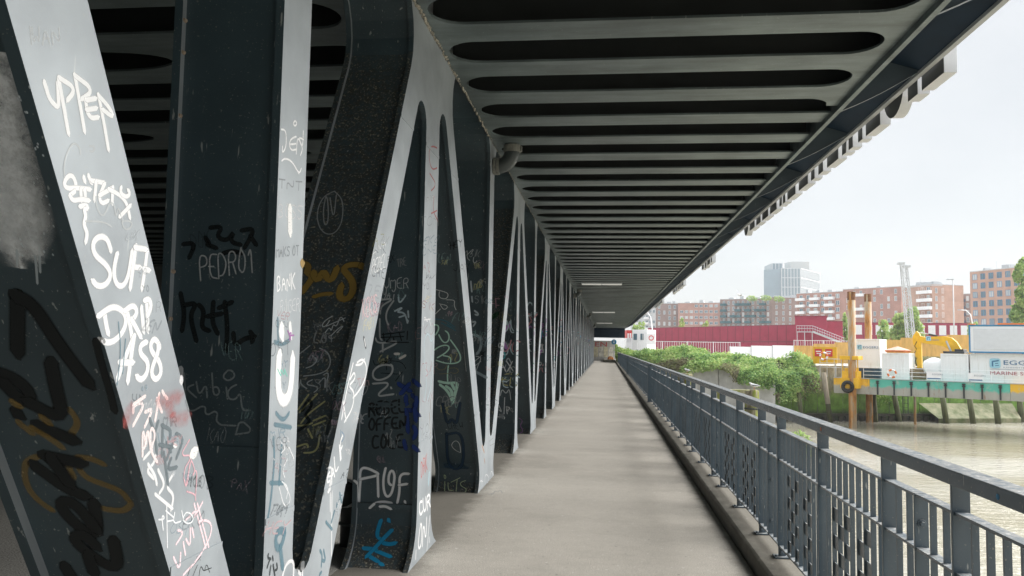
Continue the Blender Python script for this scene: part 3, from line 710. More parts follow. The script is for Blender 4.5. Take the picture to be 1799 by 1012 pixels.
# waling and sheet-pile toe along the waterline, sloping apron
mb = MB(); 
for (pa, pb, d0, d1) in ((1345,1480,81.6,82.6),(1480,1640,82.6,84.6),(1640,1810,84.6,86.6)):
    A, B = Vector((*gxy(pa,d0),0)), Vector((*gxy(pb,d1),0))
    mb.beam(A+Vector((0,-.15,-4.55)), B+Vector((0,-.15,-4.55)), .3, .22); 
    L_ = (B-A).length; c = int(L_/.75)
    for q in range(c):
        P_ = A+(B-A)*(q+.5)/c; mb.box(P_.x-.17,P_.x+.17,P_.y-.45,P_.y-.1,-5.6,-4.66)
mb.build('timber_toe', plain('wet_timber', (.055,.05,.035), .6, .4, 3), qw)
A, B = gxy(1612,84.2), gxy(1775,86.2)
ap = MB(); ap.add([(A[0],A[1]-.1,-3.35),(B[0],B[1]-.1,-3.35),(B[0],B[1]-1.9,-4.75),(A[0]+1.2,A[1]-1.9,-4.75),(A[0]+1.2,A[1]-1.95,-6),(B[0],B[1]-1.95,-6)], [(0,1,2,3),(3,2,5,4)])
ap.build('apron', MAT['mud'], qw)
# ladder
A = Vector((*gxy(1588,84.0),0)); mb = MB()
for dx in (-.25,.25): mb.beam(A+Vector((dx,-.2,-5)),A+Vector((dx,-.2,.4)),.07,.07)
for q in range(14): mb.beam(A+Vector((-.25,-.2,-4.9+.37*q)),A+Vector((.25,-.2,-4.9+.37*q)),.04,.04)
tag(mb.build('ladder', MAT['dark']), 'dark iron ladder fixed to the mossy quay wall', 'ladder')
# abutment wall standing forward under the ivy
aw = thing('abutment_wall', 'pale grey concrete wall with a dark vertical joint under the ivy', 'wall')
A, B, C_ = gxy(1212,87), gxy(1262,86), gxy(1362,79)
mb = MB()
for a, b, za, zb_ in ((A,B,-.15,-.25),(B,C_,-.25,-1.55)):
    d = Vector((b[0]-a[0],b[1]-a[1],0)); u = d.normalized()*.03
    mb.add([(a[0]+u.x,a[1]+u.y,-6),(b[0]-u.x,b[1]-u.y,-6),(b[0]-u.x,b[1]-u.y,zb_),(a[0]+u.x,a[1]+u.y,za),(a[0]+.5,a[1]+3,-6),(b[0]+.5,b[1]+3,-6),(b[0]+.5,b[1]+3,zb_),(a[0]+.5,a[1]+3,za)],
           [(0,1,2,3),(3,2,6,7),(1,5,6,2),(4,0,3,7),(5,4,7,6)])
mb.build('wall', plain('pale_concrete', (.52,.51,.48), .85, .2, 1.1, bmp=.2, bs=20), aw)
# ivy
top = [(1083,612),(1120,616),(1164,612),(1190,608),(1228,612),(1249,622),(1319,623),(1348,630),(1372,628),(1397,623),(1420,625),(1438,646)]
bot = [(1083,630),(1160,668),(1226,652),(1260,647),(1276,655),(1290,672),(1336,684),(1361,680),(1369,704),(1380,708),(1410,699),(1438,684)]
def interp(t, x):
    for a, b in zip(t[:-1], t[1:]):
        if a[0] <= x <= b[0]: return a[1]+(b[1]-a[1])*(x-a[0])/(b[0]-a[0])
    return t[-1][1]
dps = [(1083,97),(1212,86.2),(1262,85.2),(1362,78.2),(1440,80)]
iv = thing('ivy_bank', 'thick green ivy spilling over the concrete bank beside the railing', 'ivy', (*gxy(1250,85),LZ))
def P_iv(px, fy, out):
    yt, yb = interp(top, px), interp(bot, px); d = interp(dps, px)
    prof = math.sin(math.pi*min(1,max(0,fy))*.5)
    return at(px, yt+(yb-yt)*fy, d+4.0*(1-prof)-out)
import mathutils
def lump(p, s): return mathutils.noise.noise(p*s)
g1, g2 = MB(), MB()
ivl = iv.location
for _ in range(30000):
    px = random.uniform(1083,1438); fy = random.random()
    p = P_iv(px, fy, 0); nz_ = lump(p,.32)*1.5+lump(p,.95)*.7
    p = p+Vector((0,-1,.35))*nz_*.85+Vector((random.gauss(0,.12),random.gauss(0,.18),random.gauss(0,.12)))
    if fy > .86 and random.random() < .45+lump(p,.8): continue
    dry = (fy > .50 and lump(p+Vector((9,2,4)),.22) > .02 and px < 1372) or (px > 1405 and fy > .5 and random.random() < .5)
    leaf(g2 if dry else g1, p-ivl, .135 if px < 1200 else .12, Vector((random.gauss(0,.6),-1+random.gauss(0,.6),.7+random.gauss(0,.6))).normalized())
g1.build('foliage', MAT['ivy'], iv, recalc=False); g2.build('dry_foliage', MAT['ivy_dry'], iv, recalc=False)
mb = MB(); nx_, ny_ = 60, 8
for i in range(nx_+1):
    for j in range(ny_+1): mb.v.append(tuple(P_iv(1084+353*i/nx_, .03+.80*j/ny_, -.7)-ivl))
for i in range(nx_):
    for j in range(ny_): a = i*(ny_+1)+j; mb.f.append([a,a+1,a+ny_+2,a+ny_+1]); mb.m.append(0)
mb.build('stems', plain('ivy_stems', (.035,.04,.02), .9, .3, 4), iv, recalc=False)
# hanging sprays at the quay edge and bushes
for q, (px, py, d, r, lab) in enumerate(((1540,700,83.6,.9,'green creeper hanging over the quay edge under the barge'),(1562,700,83.8,.8,'small green creeper hanging over the quay edge beside the ladder'))):
    c = at(px,py,d); o = MB(); crown(o, [(0,0,0,r*1.6,.4,r)], 260, .12); o = o.build('creeper', MAT['ivy'], recalc=False); o.location = c; tag(o, lab, 'plant')
c = at(1404,766,34); o = MB(); crown(o, [(0,0,-.2,.5,.4,.45),(.25,.1,-.6,.4,.4,.3)], 420, .07); o.tube([(0,0,-.2),(.05,.1,-6)],.03,6); o = o.build('sapling', MAT['leaf'], recalc=False); o.location = c; tag(o, 'pale leafy sapling growing up behind the railing by the water', 'plant')
# timber fender piles leaning on the wall
MAT['pile'] = plain('mossy_pile', (.075,.08,.035), .85, .45, 2.2, bmp=.5, bs=4, stretch=(3,3,.4)); MAT['pile_top'] = plain('bare_pile', (.30,.26,.20), .9, .25, 3, stretch=(3,3,.4))
for q, (xt, yt, xb, yb, d, r, lab) in enumerate(((1447,655,1459,742,80.6,.24,'tall leaning timber pile, pale at the top, at the end of the ivy'),(1403,690,1410,748,79.5,.2,'dark timber pile in the shade under the ivy'),(1534,690,1538,742,82,.26,'timber pile just right of the rear rusty steel pile'),(1571,694,1580,741,83,.25,'leaning pile left of the ladder'),(1656,697,1662,738,81.8,.26,'first leaning pile right of the apron edge'),(1703,699,1709,738,82.2,.26,'second leaning pile along the mossy apron'),(1749,699,1753,737,82.6,.27,'third leaning pile along the mossy apron'),(1791,700,1794,733,84.8,.27,'timber pile at the right edge of the photo below the yellow hull end'))):
    a, b = at(xt,yt,d), at(xb,yb,d-.3); b = b+(b-a)*.25; t = MB().tube([a-a, (b-a)*.5, b-a], [r,r*1.05,r*1.05], 10, cap=True)
    o = t.build('timber_pile', MAT['pile'] if q else [MAT['pile'], MAT['pile_top']], smooth=True); o.location = a
    if q == 0:
        for f in o.data.polygons:
            if f.center.z > (b-a).z*.5: f.material_index = 1
    tag(o, lab, 'pile', 'timber piles along the quay wall')

# dolphins with gulls
def gull(name, label, loc, rz, s=1.0, fly=False):
    t = thing(name, label, 'seagull', loc, rz); mb = MB()
    mb.tube([(-.23*s,0,.0),(-.16*s,0,.01),(-.06*s,0,.005),(.06*s,0,.02),(.12*s,0,.055),(.155*s,0,.095),(.19*s,0,.10),(.215*s,0,.092)], [.008*s,.03*s,.065*s,.07*s,.05*s,.036*s,.026*s,.01*s], 10)
    mb.build('body', MAT['white'], t, smooth=True); MB().tube([(.21*s,0,.093),(.245*s,0,.085)],[.011*s,.003*s],6).build('beak', MAT['yellow'], t)
    wg = MB()
    for sg_ in (-1,1):
        if fly: wg.add([(.07*s,sg_*.05*s,.03),(.12*s,sg_*.3*s,.20*s),(.02*s,sg_*.68*s,.22*s),(-.04*s,sg_*.32*s,.16*s),(-.08*s,sg_*.05*s,.02)],[(0,1,3,4),(1,2,3)])
        else: wg.tube([(.05*s,sg_*.055*s,.03),(-.08*s,sg_*.06*s,.03),(-.25*s,sg_*.02*s,.01)],[.025*s,.03*s,.006*s],8)
    wg.build('wings', plain('gull_grey', (.30,.32,.34), .7) if 'gull_grey' not in bpy.data.materials else bpy.data.materials['gull_grey'], t, smooth=not fly)
    if not fly: MB().tube([(0,.02,-.05*s),(0,.02,-.14*s)],.006*s,5).tube([(0,-.02,-.05*s),(0,-.02,-.14*s)],.006*s,5).build('legs', MAT['orange'], t)
    return t
m, n, l, p = new_mat('dolphin_wood'); g = n.new('ShaderNodeNewGeometry'); sx = n.new('ShaderNodeSeparateXYZ'); l.new(g.outputs['Position'], sx.inputs[0])
wv = ramp(n, l, noise(n, l, 3, detail=5, stretch=(1.5,1.5,.5)), .42, .6); col = mixc(n, l, wv, (.34,.30,.22), (.26,.30,.05)); k = ramp(n, l, noise(n, l, 9, stretch=(3,3,.3)), .3, .7, (.55,.55,.55,1), (1.1,1.1,1.1,1))
l.new(mixc(n, l, 1., col, k, 'MULTIPLY'), p.inputs['Base Color']); p.inputs['Roughness'].default_value = .9
MAT['dolphin'] = m
def dolphin(px, py, d, r, lab, n_=3):
    c = at(px,py,d); t = thing('mooring_dolphin', lab, 'mooring piles', (c.x,c.y,WZ))
    for q in range(n_):
        a = q*2*math.pi/n_+.6; o_ = Vector((math.cos(a)*r*1.05,math.sin(a)*r*1.05,0)); h = c.z-WZ-random.uniform(0,.05)
        MB().tube([o_*1.8+Vector((0,0,-.8)), o_+Vector((0,0,h-.06)), o_+Vector((0,0,h))], [r,r,r*.86], 12).build('pile', MAT['dolphin'], t, smooth=False)
    MB().torus((0,0,c.z-WZ-.75), (0,0,1), r*2.0, .04, 16, 6).build('chain', MAT['dark'], t)
    return c
c = dolphin(1322,684,32,.145,'cluster of timber piles with yellow moss and a gull on top just behind the railing')
gull('seagull', 'white gull standing on the mossy piles behind the railing', (c.x+.05,c.y-.1,c.z+.14), R(150))
c = dolphin(1207,655,48,.17,'farther pale mooring piles with a gull, low behind the handrail',3)
gull('seagull', 'small white gull standing on the farther mooring piles', (c.x,c.y-.1,c.z+.14), R(140))
c = at(1300,519,60); gull('seagull', 'gull flying in the pale sky above the brick houses', c, R(200), 1.0, True).rotation_euler = (R(-25),0,R(200))
mb = MB(); a, b = at(1262,682,47), at(1282,682,46); mb.box(0,2.4,0,.5,-.2,0).box(.1,.4,.1,.4,-5,-.2).box(2,2.3,.1,.4,-5,-.2); o = mb.build('landing_stage', MAT['dolphin']); o.location = at(1258,684,47); tag(o, 'low mossy timber landing stage beside the concrete wall', 'landing stage')

# ------------------------------------------------------------------ the jack-up barge and what stands on it
DZ = -.67
BA, BB = Vector((*gxy(1464,76.8),0)), Vector((*gxy(1850,66.3),0))
bu = (BB-BA).normalized(); bn = Vector((-bu.y,bu.x,0)); brz = math.atan2(bu.y,bu.x)
def bpx(px, back=0):                     # distance along the barge front seen at a pixel column
    d = ray(px, hor(px)); d = Vector((d.x,d.y)); o = BA+bn*back; den = d.x*bu.y-d.y*bu.x
    t = (o.x*d.y-o.y*d.x)/den; return (o+bu*t-BA).dot(bu)
def bpos(px, back=0, z=DZ): s_ = bpx(px, back); q = BA+bn*back+bu*s_; return Vector((q.x,q.y,z))
s1, s2, s3, s4 = bpx(1527), bpx(1773), bpx(1850), 0
m, n, l, p = new_mat('hull_paint_green')
def hullmat(name, ctop):
    m, n, l, p = new_mat(name); t = n.new('ShaderNodeTexCoord'); sx = n.new('ShaderNodeSeparateXYZ'); l.new(t.outputs['Object'], sx.inputs[0])
    wob = noise(n, l, 1.3, detail=6, rough=.7, stretch=(1,1,.25)); ma = n.new('ShaderNodeMath'); ma.operation = 'MULTIPLY_ADD'; l.new(wob, ma.inputs[0]); ma.inputs[1].default_value = .9; l.new(sx.outputs[2], ma.inputs[2])
    f = ramp(n, l, ma.outputs[0], .0, .14) if False else None
    mr = n.new('ShaderNodeMapRange'); mr.inputs[1].default_value = -.34; mr.inputs[2].default_value = -.14; l.new(ma.outputs[0], mr.inputs[0])
    low = mixc(n, l, noise(n, l, 1.1, detail=6), (.30,.30,.26), (.46,.45,.40)); up_ = mixc(n, l, ramp(n, l, noise(n, l, .8, detail=7, rough=.7), .55, .7), ctop, (.45,.46,.40))
    rust = ramp(n, l, noise(n, l, 2.0, detail=7, rough=.75, stretch=(1.4,1.4,.3)), .58, .67)
    l.new(mixc(n, l, mul(n, l, rust, .7), mixc(n, l, mr.outputs[0], low, up_), (.26,.11,.04)), p.inputs['Base Color']); p.inputs['Roughness'].default_value = .6
    return m
MAT['hull_green'] = hullmat('hull_green', (.10,.46,.36)); MAT['hull_yellow'] = hullmat('hull_yellow', (.78,.46,.03))
barge = thing('jackup_barge', 'green and yellow jack-up work barge standing on rusty piles in front of the quay', 'barge', (BA.x,BA.y,DZ), brz)
def hull(name, x0, x1, mt, d=12):
    mb = MB().box(x0,x1,0,d,-1.42,0); q = x0+.05
    return mb.build(name, mt, barge, bevel=.02)
hull('hull_end', 0, s1-.01, MAT['hull_yellow'], 9); hull('hull', s1, s2, MAT['hull_green'], 9); hull('hull_end', s2+.01, s3, MAT['hull_yellow'], 9)
for q, px in enumerate((1541,1570,1600,1630,1660,1692,1724,1756)):
    mb = MB(); s_ = bpx(px); mb.box(s_-.06,s_+.06,-.10,-.001,-1.38,-.12)
    for zz in (-.18,-.34): mb.box(s_-.13,s_+.13,-.12,-.001,zz-.05,zz+.05)
    mb.build('fender_strip', MAT['dark'], barge)
mb = MB().box(0,s3,-.05,.1,.001,.06); mb.build('deck_edge', MAT['galv'], barge)
# jacking collar around the front pile
sc_ = bpx(1496)
mb = MB(); mb.box(sc_-.8,sc_+.8,-.9,-.001,-.9,.05).box(sc_-.68,sc_+.68,-.75,.6,.051,.68).box(sc_-.5,sc_+.5,-.6,.5,.681,.95)
mb.box(sc_-.82,sc_+.82,-.95,.7,1.72,2.08)
for dx in (-.66,.66): mb.tube([(sc_+dx,-.5,.68),(sc_+dx,-.5,1.72)],.05,8)
mb.build('pile_collar', MAT['yellow'], barge, bevel=.02)
MB().torus((bpx(1494),-1.05,-.75),(0,1,0),.42,.17,20,8).build('tyre_fender', MAT['black'], barge, smooth=True)
# deck railing
mb = MB(); s0 = bpx(1516); s_ = s0
while s_ < s3:
    mb.tube([(s_,.12,0),(s_,.12,1.05)],.025,6); s_ += 2.05
for zz in (.35,.7,1.05): mb.tube([(s0,.12,zz),(s3,.12,zz)],.02,6)
mb.build('deck_rail', MAT['white'], barge)
mb = MB(); a0, a1 = -1.6, sc_-1.0
for zz in (.35,.75,1.15): mb.tube([(a0,1.2,zz+.6),(a1,.3,zz+.6)],.03,6)
for q in range(4): f = q/3; mb.tube([(a0+(a1-a0)*f,1.2-.9*f,.0),(a0+(a1-a0)*f,1.2-.9*f,1.75)],.03,6)
mb.build('gangway_rail', MAT['ltgrey'], barge)
# rusty spud piles
m, n, l, p = new_mat('rusty_steel'); f = noise(n, l, .8, detail=7, rough=.7, stretch=(1.6,1.6,.35)); x = n.new('ShaderNodeValToRGB'); e = x.color_ramp.elements
e[0].position = .34; e[0].color = (.16,.07,.03,1); e[1].position = .66; e[1].color = (.46,.42,.36,1); q = e.new(.46); q.color = (.48,.22,.05,1); q = e.new(.54); q.color = (.42,.30,.18,1)
l.new(f, x.inputs[0]); l.new(x.outputs[0], p.inputs['Base Color']); p.inputs['Roughness'].default_value = .75; MAT['rust'] = m
def spud(px, d, wpx, ytop, lab, ridge=True):
    a = at(px,ytop,d); w_ = wpx*d/1428/2; x, y_ = a.x, a.y
    t = thing('steel_pile', lab, 'steel pile', (x,y_,WZ), brz, 'rusty steel piles of the work barge'); h = a.z-WZ
    mb = MB().tube([(0,0,-2),(0,0,h)], w_, 20)
    MB.build(mb, 'tube', MAT['rust'], t, smooth=True)
    if ridge:
        mb = MB().box(-w_*.22,w_*.22,-w_*1.18,-w_*.9,-2,h-.02)
        for q in range(int(h/.8)): mb.box(-.05,.05,-w_*1.25,-w_*1.17,.4+q*.8,.52+q*.8)
        mb.build('rack', MAT['rust'], t); MB().tube([(0,0,h-.75),(0,0,h+.02)], w_*1.05, 20).build('cap', plain('deep_rust',(.20,.09,.04),.85,.3,3) if 'deep_rust' not in bpy.data.materials else bpy.data.materials['deep_rust'], t)
spud(1495.5,75.6,13,513,'front rusty steel pile rising through the yellow collar of the barge')
spud(1524.5,81.5,11.5,517,'rear rusty steel pile standing behind the white container')
spud(1606,80,4,640,'thin rusty pile under the middle of the green hull', False)
# containers
def ribbed(mb, x0, x1, z0, z1, y_, dep=.035, pitch=.28, mi=0):
    q = x0
    while q+pitch <= x1: mb.box(q+.04,q+pitch*.55,y_-dep,y_-.0005,z0,z1,mi); q += pitch
def container(name, label, px0, px1, back, z0, h, deep, body='cwhite', frame=None, ribs=True, group=None):
    a = bpos(px0, back, z0); s_ = bpx(px1, back)-bpx(px0, back)
    t = thing(name, label, 'container', a, brz, group)
    b = MB().box(.06,s_-.06,.05,deep-.05,.06,h-.06)
    if ribs: ribbed(b,.1,s_-.1,.15,h-.15,.05)
    b.build('body', MAT[body], t)
    f = MB()
    for x in (0,s_-.12):
        for y_ in (0,deep-.12): f.box(x,x+.12,y_,y_+.12,0,h)
    for z in (0,h-.13):
        for y_ in (.002,deep-.118): f.box(.12,s_-.12,y_,y_+.11,z,z+.13)
        for x in (.002,s_-.118): f.box(x,x+.11,.12,deep-.12,z,z+.13)
    f.build('frame', MAT[frame or body], t, bevel=.01)
    return t, s_
MAT['logo_blue'] = plain('logo_blue', (.05,.16,.30), .5, .05); MAT['logo_light'] = plain('logo_light', (.35,.62,.74), .5, .05); MAT['logo_red'] = plain('logo_red', (.40,.10,.13), .5, .05); MAT['logo_grey'] = plain('logo_grey', (.25,.30,.36), .5, .05)
def logo(t, x, z, s, y_=-.012):
    o = MB().prism([(x+s*(.5+.5*math.copysign(abs(math.cos(a))**.4,math.cos(a))), z+s*(.5+.5*math.copysign(abs(math.sin(a))**.4,math.sin(a)))) for a in [2*math.pi*k/24 for k in range(24)]], 'y', y_, y_+.008).build('logo_plate', MAT['logo_light'], t)
    MB().prism([(x+s*.2,z+s*.2),(x+s*.34,z+s*.12),(x+s*.34,z+s*.62),(x+s*.85,z+s*.72),(x+s*.85,z+s*.86),(x+s*.2,z+s*.74)],'y',y_-.005,y_-.001).prism([(x+s*.5,z+s*.2),(x+s*.85,z+s*.26),(x+s*.85,z+s*.34),(x+s*.5,z+s*.28)],'y',y_-.005,y_-.001).prism([(x+s*.5,z+s*.42),(x+s*.8,z+s*.47),(x+s*.8,z+s*.55),(x+s*.5,z+s*.5)],'y',y_-.005,y_-.001).build('logo_mark', MAT['logo_blue'], t)
t, s_ = container('site_container', 'tall white container with small blue lettering behind the front rusty pile', 1504, 1546, 2.2, DZ+.95, 2.75, 2.6, ribs=False)
logo(t, .1, 1.75, .45, -.02); lettering('EGGERS', .3, MAT['logo_blue'], t, (.62,-.02,1.86), w_=1.35, label='blue lettering on the tall white container')
o = MB().box(0,s_*1.0,.0,2.5,0,.9); o = o.build('container_base', MAT['navy'], bevel=.03); o.location = bpos(1504,2.2,DZ+.03); o.rotation_euler = (0,0,brz); tag(o, 'dark blue steel base under the tall white container', 'base')
t, s_ = container('site_container', 'small ribbed white container with a folded parasol on top and a lifebuoy in front', 1548.5, 1597, .9, DZ, 2.42, 2.4)
t, s_ = container('site_container', 'plain small white container between the big bag and the largest container', 1652, 1701, .9, DZ, 2.44, 2.4)
t, s_ = container('site_container', 'largest white container with blue and red lettering at the right edge', 1704, 1850, .9, DZ, 2.50, 2.4, ribs=False)
lx = bpx(1738,.9)-bpx(1704,.9); logo(t, lx, 1.28, .82, -.02)
lettering('EGGERS', .55, MAT['logo_blue'], t, (lx+.98,-.02,1.58), w_=3.0, label='blue company lettering beside the square logo')
lettering('KAMPFMITTELBERGUNG', .16, MAT['logo_grey'], t, (lx+1.0,-.02,1.30), w_=2.9); lettering('MARINE SERVICE', .42, MAT['logo_red'], t, (lx,-.02,.72), w_=4.2, label='red lettering along the container')
MB().box(lx,lx+4.2,-.016,-.010,1.17,1.20).build('lettering_rule', MAT['logo_grey'], t)
t, s_ = container('site_container', 'white container with a bright blue frame stacked on the largest container', 1702.5, 1850, .6, DZ+2.55, 2.42, 2.4, frame='blue', ribs=False)
MB().box(2.2,s_,-.05,.3,2.43,2.56).box(0,.5,-.05,.3,2.43,2.52).build('roof_trim', MAT['orange'], t)
MB().box(.35,s_-.3,-.004,.048,.28,2.1).build('side_panel', plain('pale_panel',(.66,.69,.72),.4,.04), t)
# lifebuoys, parasol, bag, banners
def lifebuoy(px, back, z, lab):
    c = bpos(px, back, z); o = MB().torus((0,0,0),(0,1,0),.34,.09,24,8,0,1).build('lifebuoy', [MAT['orange'], MAT['white']], smooth=True); o.location = c; o.rotation_euler = (0,0,brz); tag(o, lab, 'lifebuoy', 'orange and white lifebuoys')
lifebuoy(1566.5,.06,DZ+.55,'orange and white lifebuoy on the barge rail before the small ribbed container')
lifebuoy(1447,1.0,DZ+2.0,'lifebuoy hanging by the red boards at the gangway end')
pr = thing('parasol', 'faded orange parasol lying open on the small ribbed container', 'parasol', bpos(1577,1.6,DZ+2.42), brz)
cn = MB(); nn = 8; 
top_ = (0,0,.62); rim = [(.95*1.0*math.cos(2*math.pi*k/nn)*1.25,.95*math.sin(2*math.pi*k/nn),.25) for k in range(nn)]; low_ = [(x*.86,y_*.86,.06) for x,y_,z in rim]
cn.add([top_]+rim+low_, [(0,1+k,1+(k+1)%nn) for k in range(nn)]+[(1+k,1+nn+k,1+nn+(k+1)%nn,1+(k+1)%nn) for k in range(nn)], 0)
o = cn.build('canopy', [plain('faded_orange',(.66,.42,.34),.8,.1), MAT['orange']], pr)
for f in o.data.polygons:
    if len(f.vertices) == 4: f.material_index = 1
MB().tube([(0,0,0),(0,0,.6)],.025,8).build('pole', MAT['galv'], pr)
bg_ = MB(); prof = [(.0,.78),(.35,.80),(.75,.84),(1.0,.76),(1.2,.45),(1.3,.2)]
for z, r in prof:
    for k in range(12): a = 2*math.pi*k/12; q = (abs(math.cos(a))**4+abs(math.sin(a))**4)**-.25; bg_.v.append((r*q*math.cos(a)*random.uniform(.95,1.05),r*q*math.sin(a)*.8,z+random.uniform(-.03,.03)))
for i in range(len(prof)-1):
    for k in range(12): bg_.f.append([i*12+k,i*12+(k+1)%12,(i+1)*12+(k+1)%12,(i+1)*12+k]); bg_.m.append(0)
bg_.f.append([(len(prof)-1)*12+k for k in range(12)]); bg_.m.append(0)
o = bg_.build('big_bag', MAT['white'], smooth=True); o.location = bpos(1641,1.4,DZ+.75); tag(o, 'white bulging big bag beside the excavator', 'bag')
for q, (px, lab) in enumerate(((1627,'white banner with blue lettering on the barge rail below the big bag'),(1700,'white banner with blue lettering on the barge rail below the largest container'))):
    t = thing('banner', lab, 'banner', bpos(px,.05,DZ+.12), brz, 'banners on the barge rail')
    wv_ = bpx(px+26)-bpx(px); MB().box(0,wv_,0,.015,0,.72).build('cloth', MAT['white'], t)
    lettering('EGGERS', .2, MAT['logo_grey'], t, (.45,-.006,.42), w_=.85); MB().box(.05,wv_-.05,-.006,-.002,.06,.16).build('stripe', MAT['logo_blue'], t)
# red boards at the gangway end
t = thing('notice_boards', 'two red notice boards on a yellow panel behind the ivy end', 'notice boards', bpos(1428,5,DZ+1.2), brz)
w_ = bpx(1470,5)-bpx(1428,5); MB().box(0,w_,.05,.15,0,1.7).build('panel', MAT['yellow'], t)
for x0 in (.08,.52): MB().box(w_*x0,w_*(x0+.3),0,.045,.75,1.5).build('board', MAT['red'], t); MB().box(w_*(x0+.05),w_*(x0+.25),-.006,-.001,1.2,1.3).box(w_*(x0+.08),w_*(x0+.22),-.006,-.001,1.0,1.08).build('lettering', MAT['white'], t)
for x in (.1,w_-.2): MB().box(x,x+.1,.06,.14,-2,0).build('leg', MAT['galv'], t)
# excavator
ex = thing('excavator', 'yellow excavator with its boom arched over the white containers', 'excavator', bpos(1660,3.6,DZ), brz)
def XE(px, py, off=0):               # a pixel on the machine's vertical plane, in its own axes
    s_ = bpx(px, 3.6); q = BA+bn*3.6+bu*s_; dep = (Vector((q.x,q.y,0))-Vector((0,0,0))).dot(Vector((fw.x,fw.y,0)))/math.hypot(fw.x,fw.y)**2
    z = at(px, py, (Vector((q.x,q.y,CAMZ))-CAM).dot(fw)).z; return (s_-bpx(1660,3.6), z-DZ)
def flat(name, pix, half, mt, off=0):
    pl = [XE(*q) for q in pix]; return MB().prism(pl, 'y', off-half, off+half).build(name, mt, ex, bevel=.02)
flat('boom', [(1619,590.5),(1626,592.5),(1660,590.5),(1673,593.5),(1682,601),(1689,613),(1693,628),(1680,628),(1671,616),(1660,609),(1645,606),(1623,603),(1616,599)], .28, MAT['yellow'])
flat('stick', [(1611.5,581.5),(1616,585.5),(1619,592),(1620,600),(1619.5,615),(1620,647),(1611.5,647),(1609.5,625),(1607.5,610),(1604.5,602),(1604.5,591)], .2, MAT['yellow'])
a, b = XE(1616,584), XE(1648,590.5); MB().tube([(a[0],-.0,a[1]),((a[0]+b[0])/2,0,(a[1]+b[1])/2)],.045,8).build('cylinder', MAT['galv'], ex); MB().tube([((a[0]+b[0])/2,0,(a[1]+b[1])/2),(b[0],0,b[1])],.085,10).build('cylinder', MAT['dark'], ex)
a, b = XE(1664,599), XE(1672,618); MB().tube([(a[0],-.34,a[1]),(b[0],-.34,b[1])],.08,10).build('cylinder', MAT['galv'], ex)
mb = MB(); 
for q in ((1612,600),(1610,616),(1612,628)): a = XE(*q); b = XE(q[0]-4,q[1]+8); c_ = XE(q[0],q[1]+14); mb.tube([(a[0],-.24,a[1]),(b[0],-.3,b[1]),(c_[0],-.24,c_[1])],.03,6)
mb.build('hoses', MAT['black'], ex)
x0, z0 = XE(1661,612); x1, z1 = XE(1698,618)
MB().box(x0,x1,-1.2,1.2,z1-.18,z1+.02).box(x0+.9,x1-.1,-1.0,1.0,z1+.021,z1+.22).build('cab_roof', MAT['dark'], ex, bevel=.03)
MB().box(x0+.15,x0+1.7,-1.1,-.0,1.0,z1-.181).box(x0+1.71,x1+1.2,-1.15,1.15,1.0,1.9).build('cab', MAT['yellow'], ex, bevel=.05)
MB().box(x0+.2,x0+1.6,-1.13,-1.101,1.3,z1-.3).build('window', MAT['glass'], ex)
for yy in (-1.2,1.2): MB().prism([(x0-.6+4.2*(.5-.5*math.cos(a))*1.0, .45+.42*math.sin(a)) for a in [2*math.pi*k/20 for k in range(20)]], 'y', yy-.3, yy+.3).build('track', MAT['black'], ex)
a = XE(1633.5,596.5); logo(ex, a[0]-.25, a[1]-.12, .42, -.30)
a = XE(1637.5,598); lettering('EGGERS', .2, MAT['logo_grey'], ex, (a[0],-.295,a[1]-.03), w_=.62)
a = XE(1616,647); MB().prism([(a[0]-.5,a[1]-.9),(a[0]+.6,a[1]-.9),(a[0]+.35,a[1]),(a[0]-.25,a[1])],'y',-.5,.5).build('bucket', MAT['dark'], ex, bevel=.03)
# scrap and timbers behind the rail
for q, (px, back, z, dx, lab) in enumerate(((1600,1.4,.05,1.4,'stack of weathered timbers on the barge deck under the boom'),(1618,1.8,.05,1.2,'second stack of weathered timbers on the barge deck, right of the stick'))):
    mb = MB()
    for r_ in range(5):
        for c_ in range(3): mb.beam((c_*.05+random.uniform(-.1,.1),c_*.3,r_*.2+.1),(dx+random.uniform(-.2,.2),c_*.3+random.uniform(-.1,.1),r_*.2+.1),.22,.17)
    o = mb.build('timber_stack', plain('old_timber',(.26,.19,.11),.85,.35,3) if 'old_timber' not in bpy.data.materials else bpy.data.materials['old_timber']); o.location = bpos(px,back,DZ+z); o.rotation_euler = (0,0,brz); tag(o, lab, 'timber')
# ------------------------------------------------------------------ yard: hoardings, red site containers, stair
def frame_on(pa, da, pb, db):
    A, B = Vector((*gxy(pa,da),0)), Vector((*gxy(pb,db),0)); u = (B-A).normalized(); return A, B, u, math.atan2(u.y,u.x), (B-A).length
def board_fence(name, label, pa, da, pb, db, ytop, ytopb, mat_, pitch=2.4):
    A, B, u, rz, L_ = frame_on(pa,da,pb,db); za, zb = at(pa,ytop,da).z, at(pb,ytopb,db).z
    t = thing(name, label, 'fence', (A.x,A.y,LZ), rz)
    mb = MB(); n_ = max(1,int(L_/pitch)); 
    for q in range(n_):
        x0, x1 = L_*q/n_+.02, L_*(q+1)/n_-.02; z = za+(zb-za)*(q+.5)/n_-LZ+random.uniform(-.04,.04); mb.box(x0,x1,random.uniform(0,.03),.07,0,z)
    mb.build('boards', mat_, t); mb = MB()
    for q in range(n_+1): mb.box(L_*q/n_-.05,L_*q/n_+.05,-.06,-.001,0,za+(zb-za)*q/n_-LZ+.05)
    mb.build('posts', MAT['ltgrey'] if mat_ is MAT['white'] else MAT['timber'], t); return t
MAT['timber'] = plain('hoarding_timber', (.66,.40,.12), .75, .18, 1.2, stretch=(2,2,.5))
board_fence('hoarding', 'orange timber hoarding behind the barge on the yard', 1393,112,1706,104,608,587, MAT['timber'])
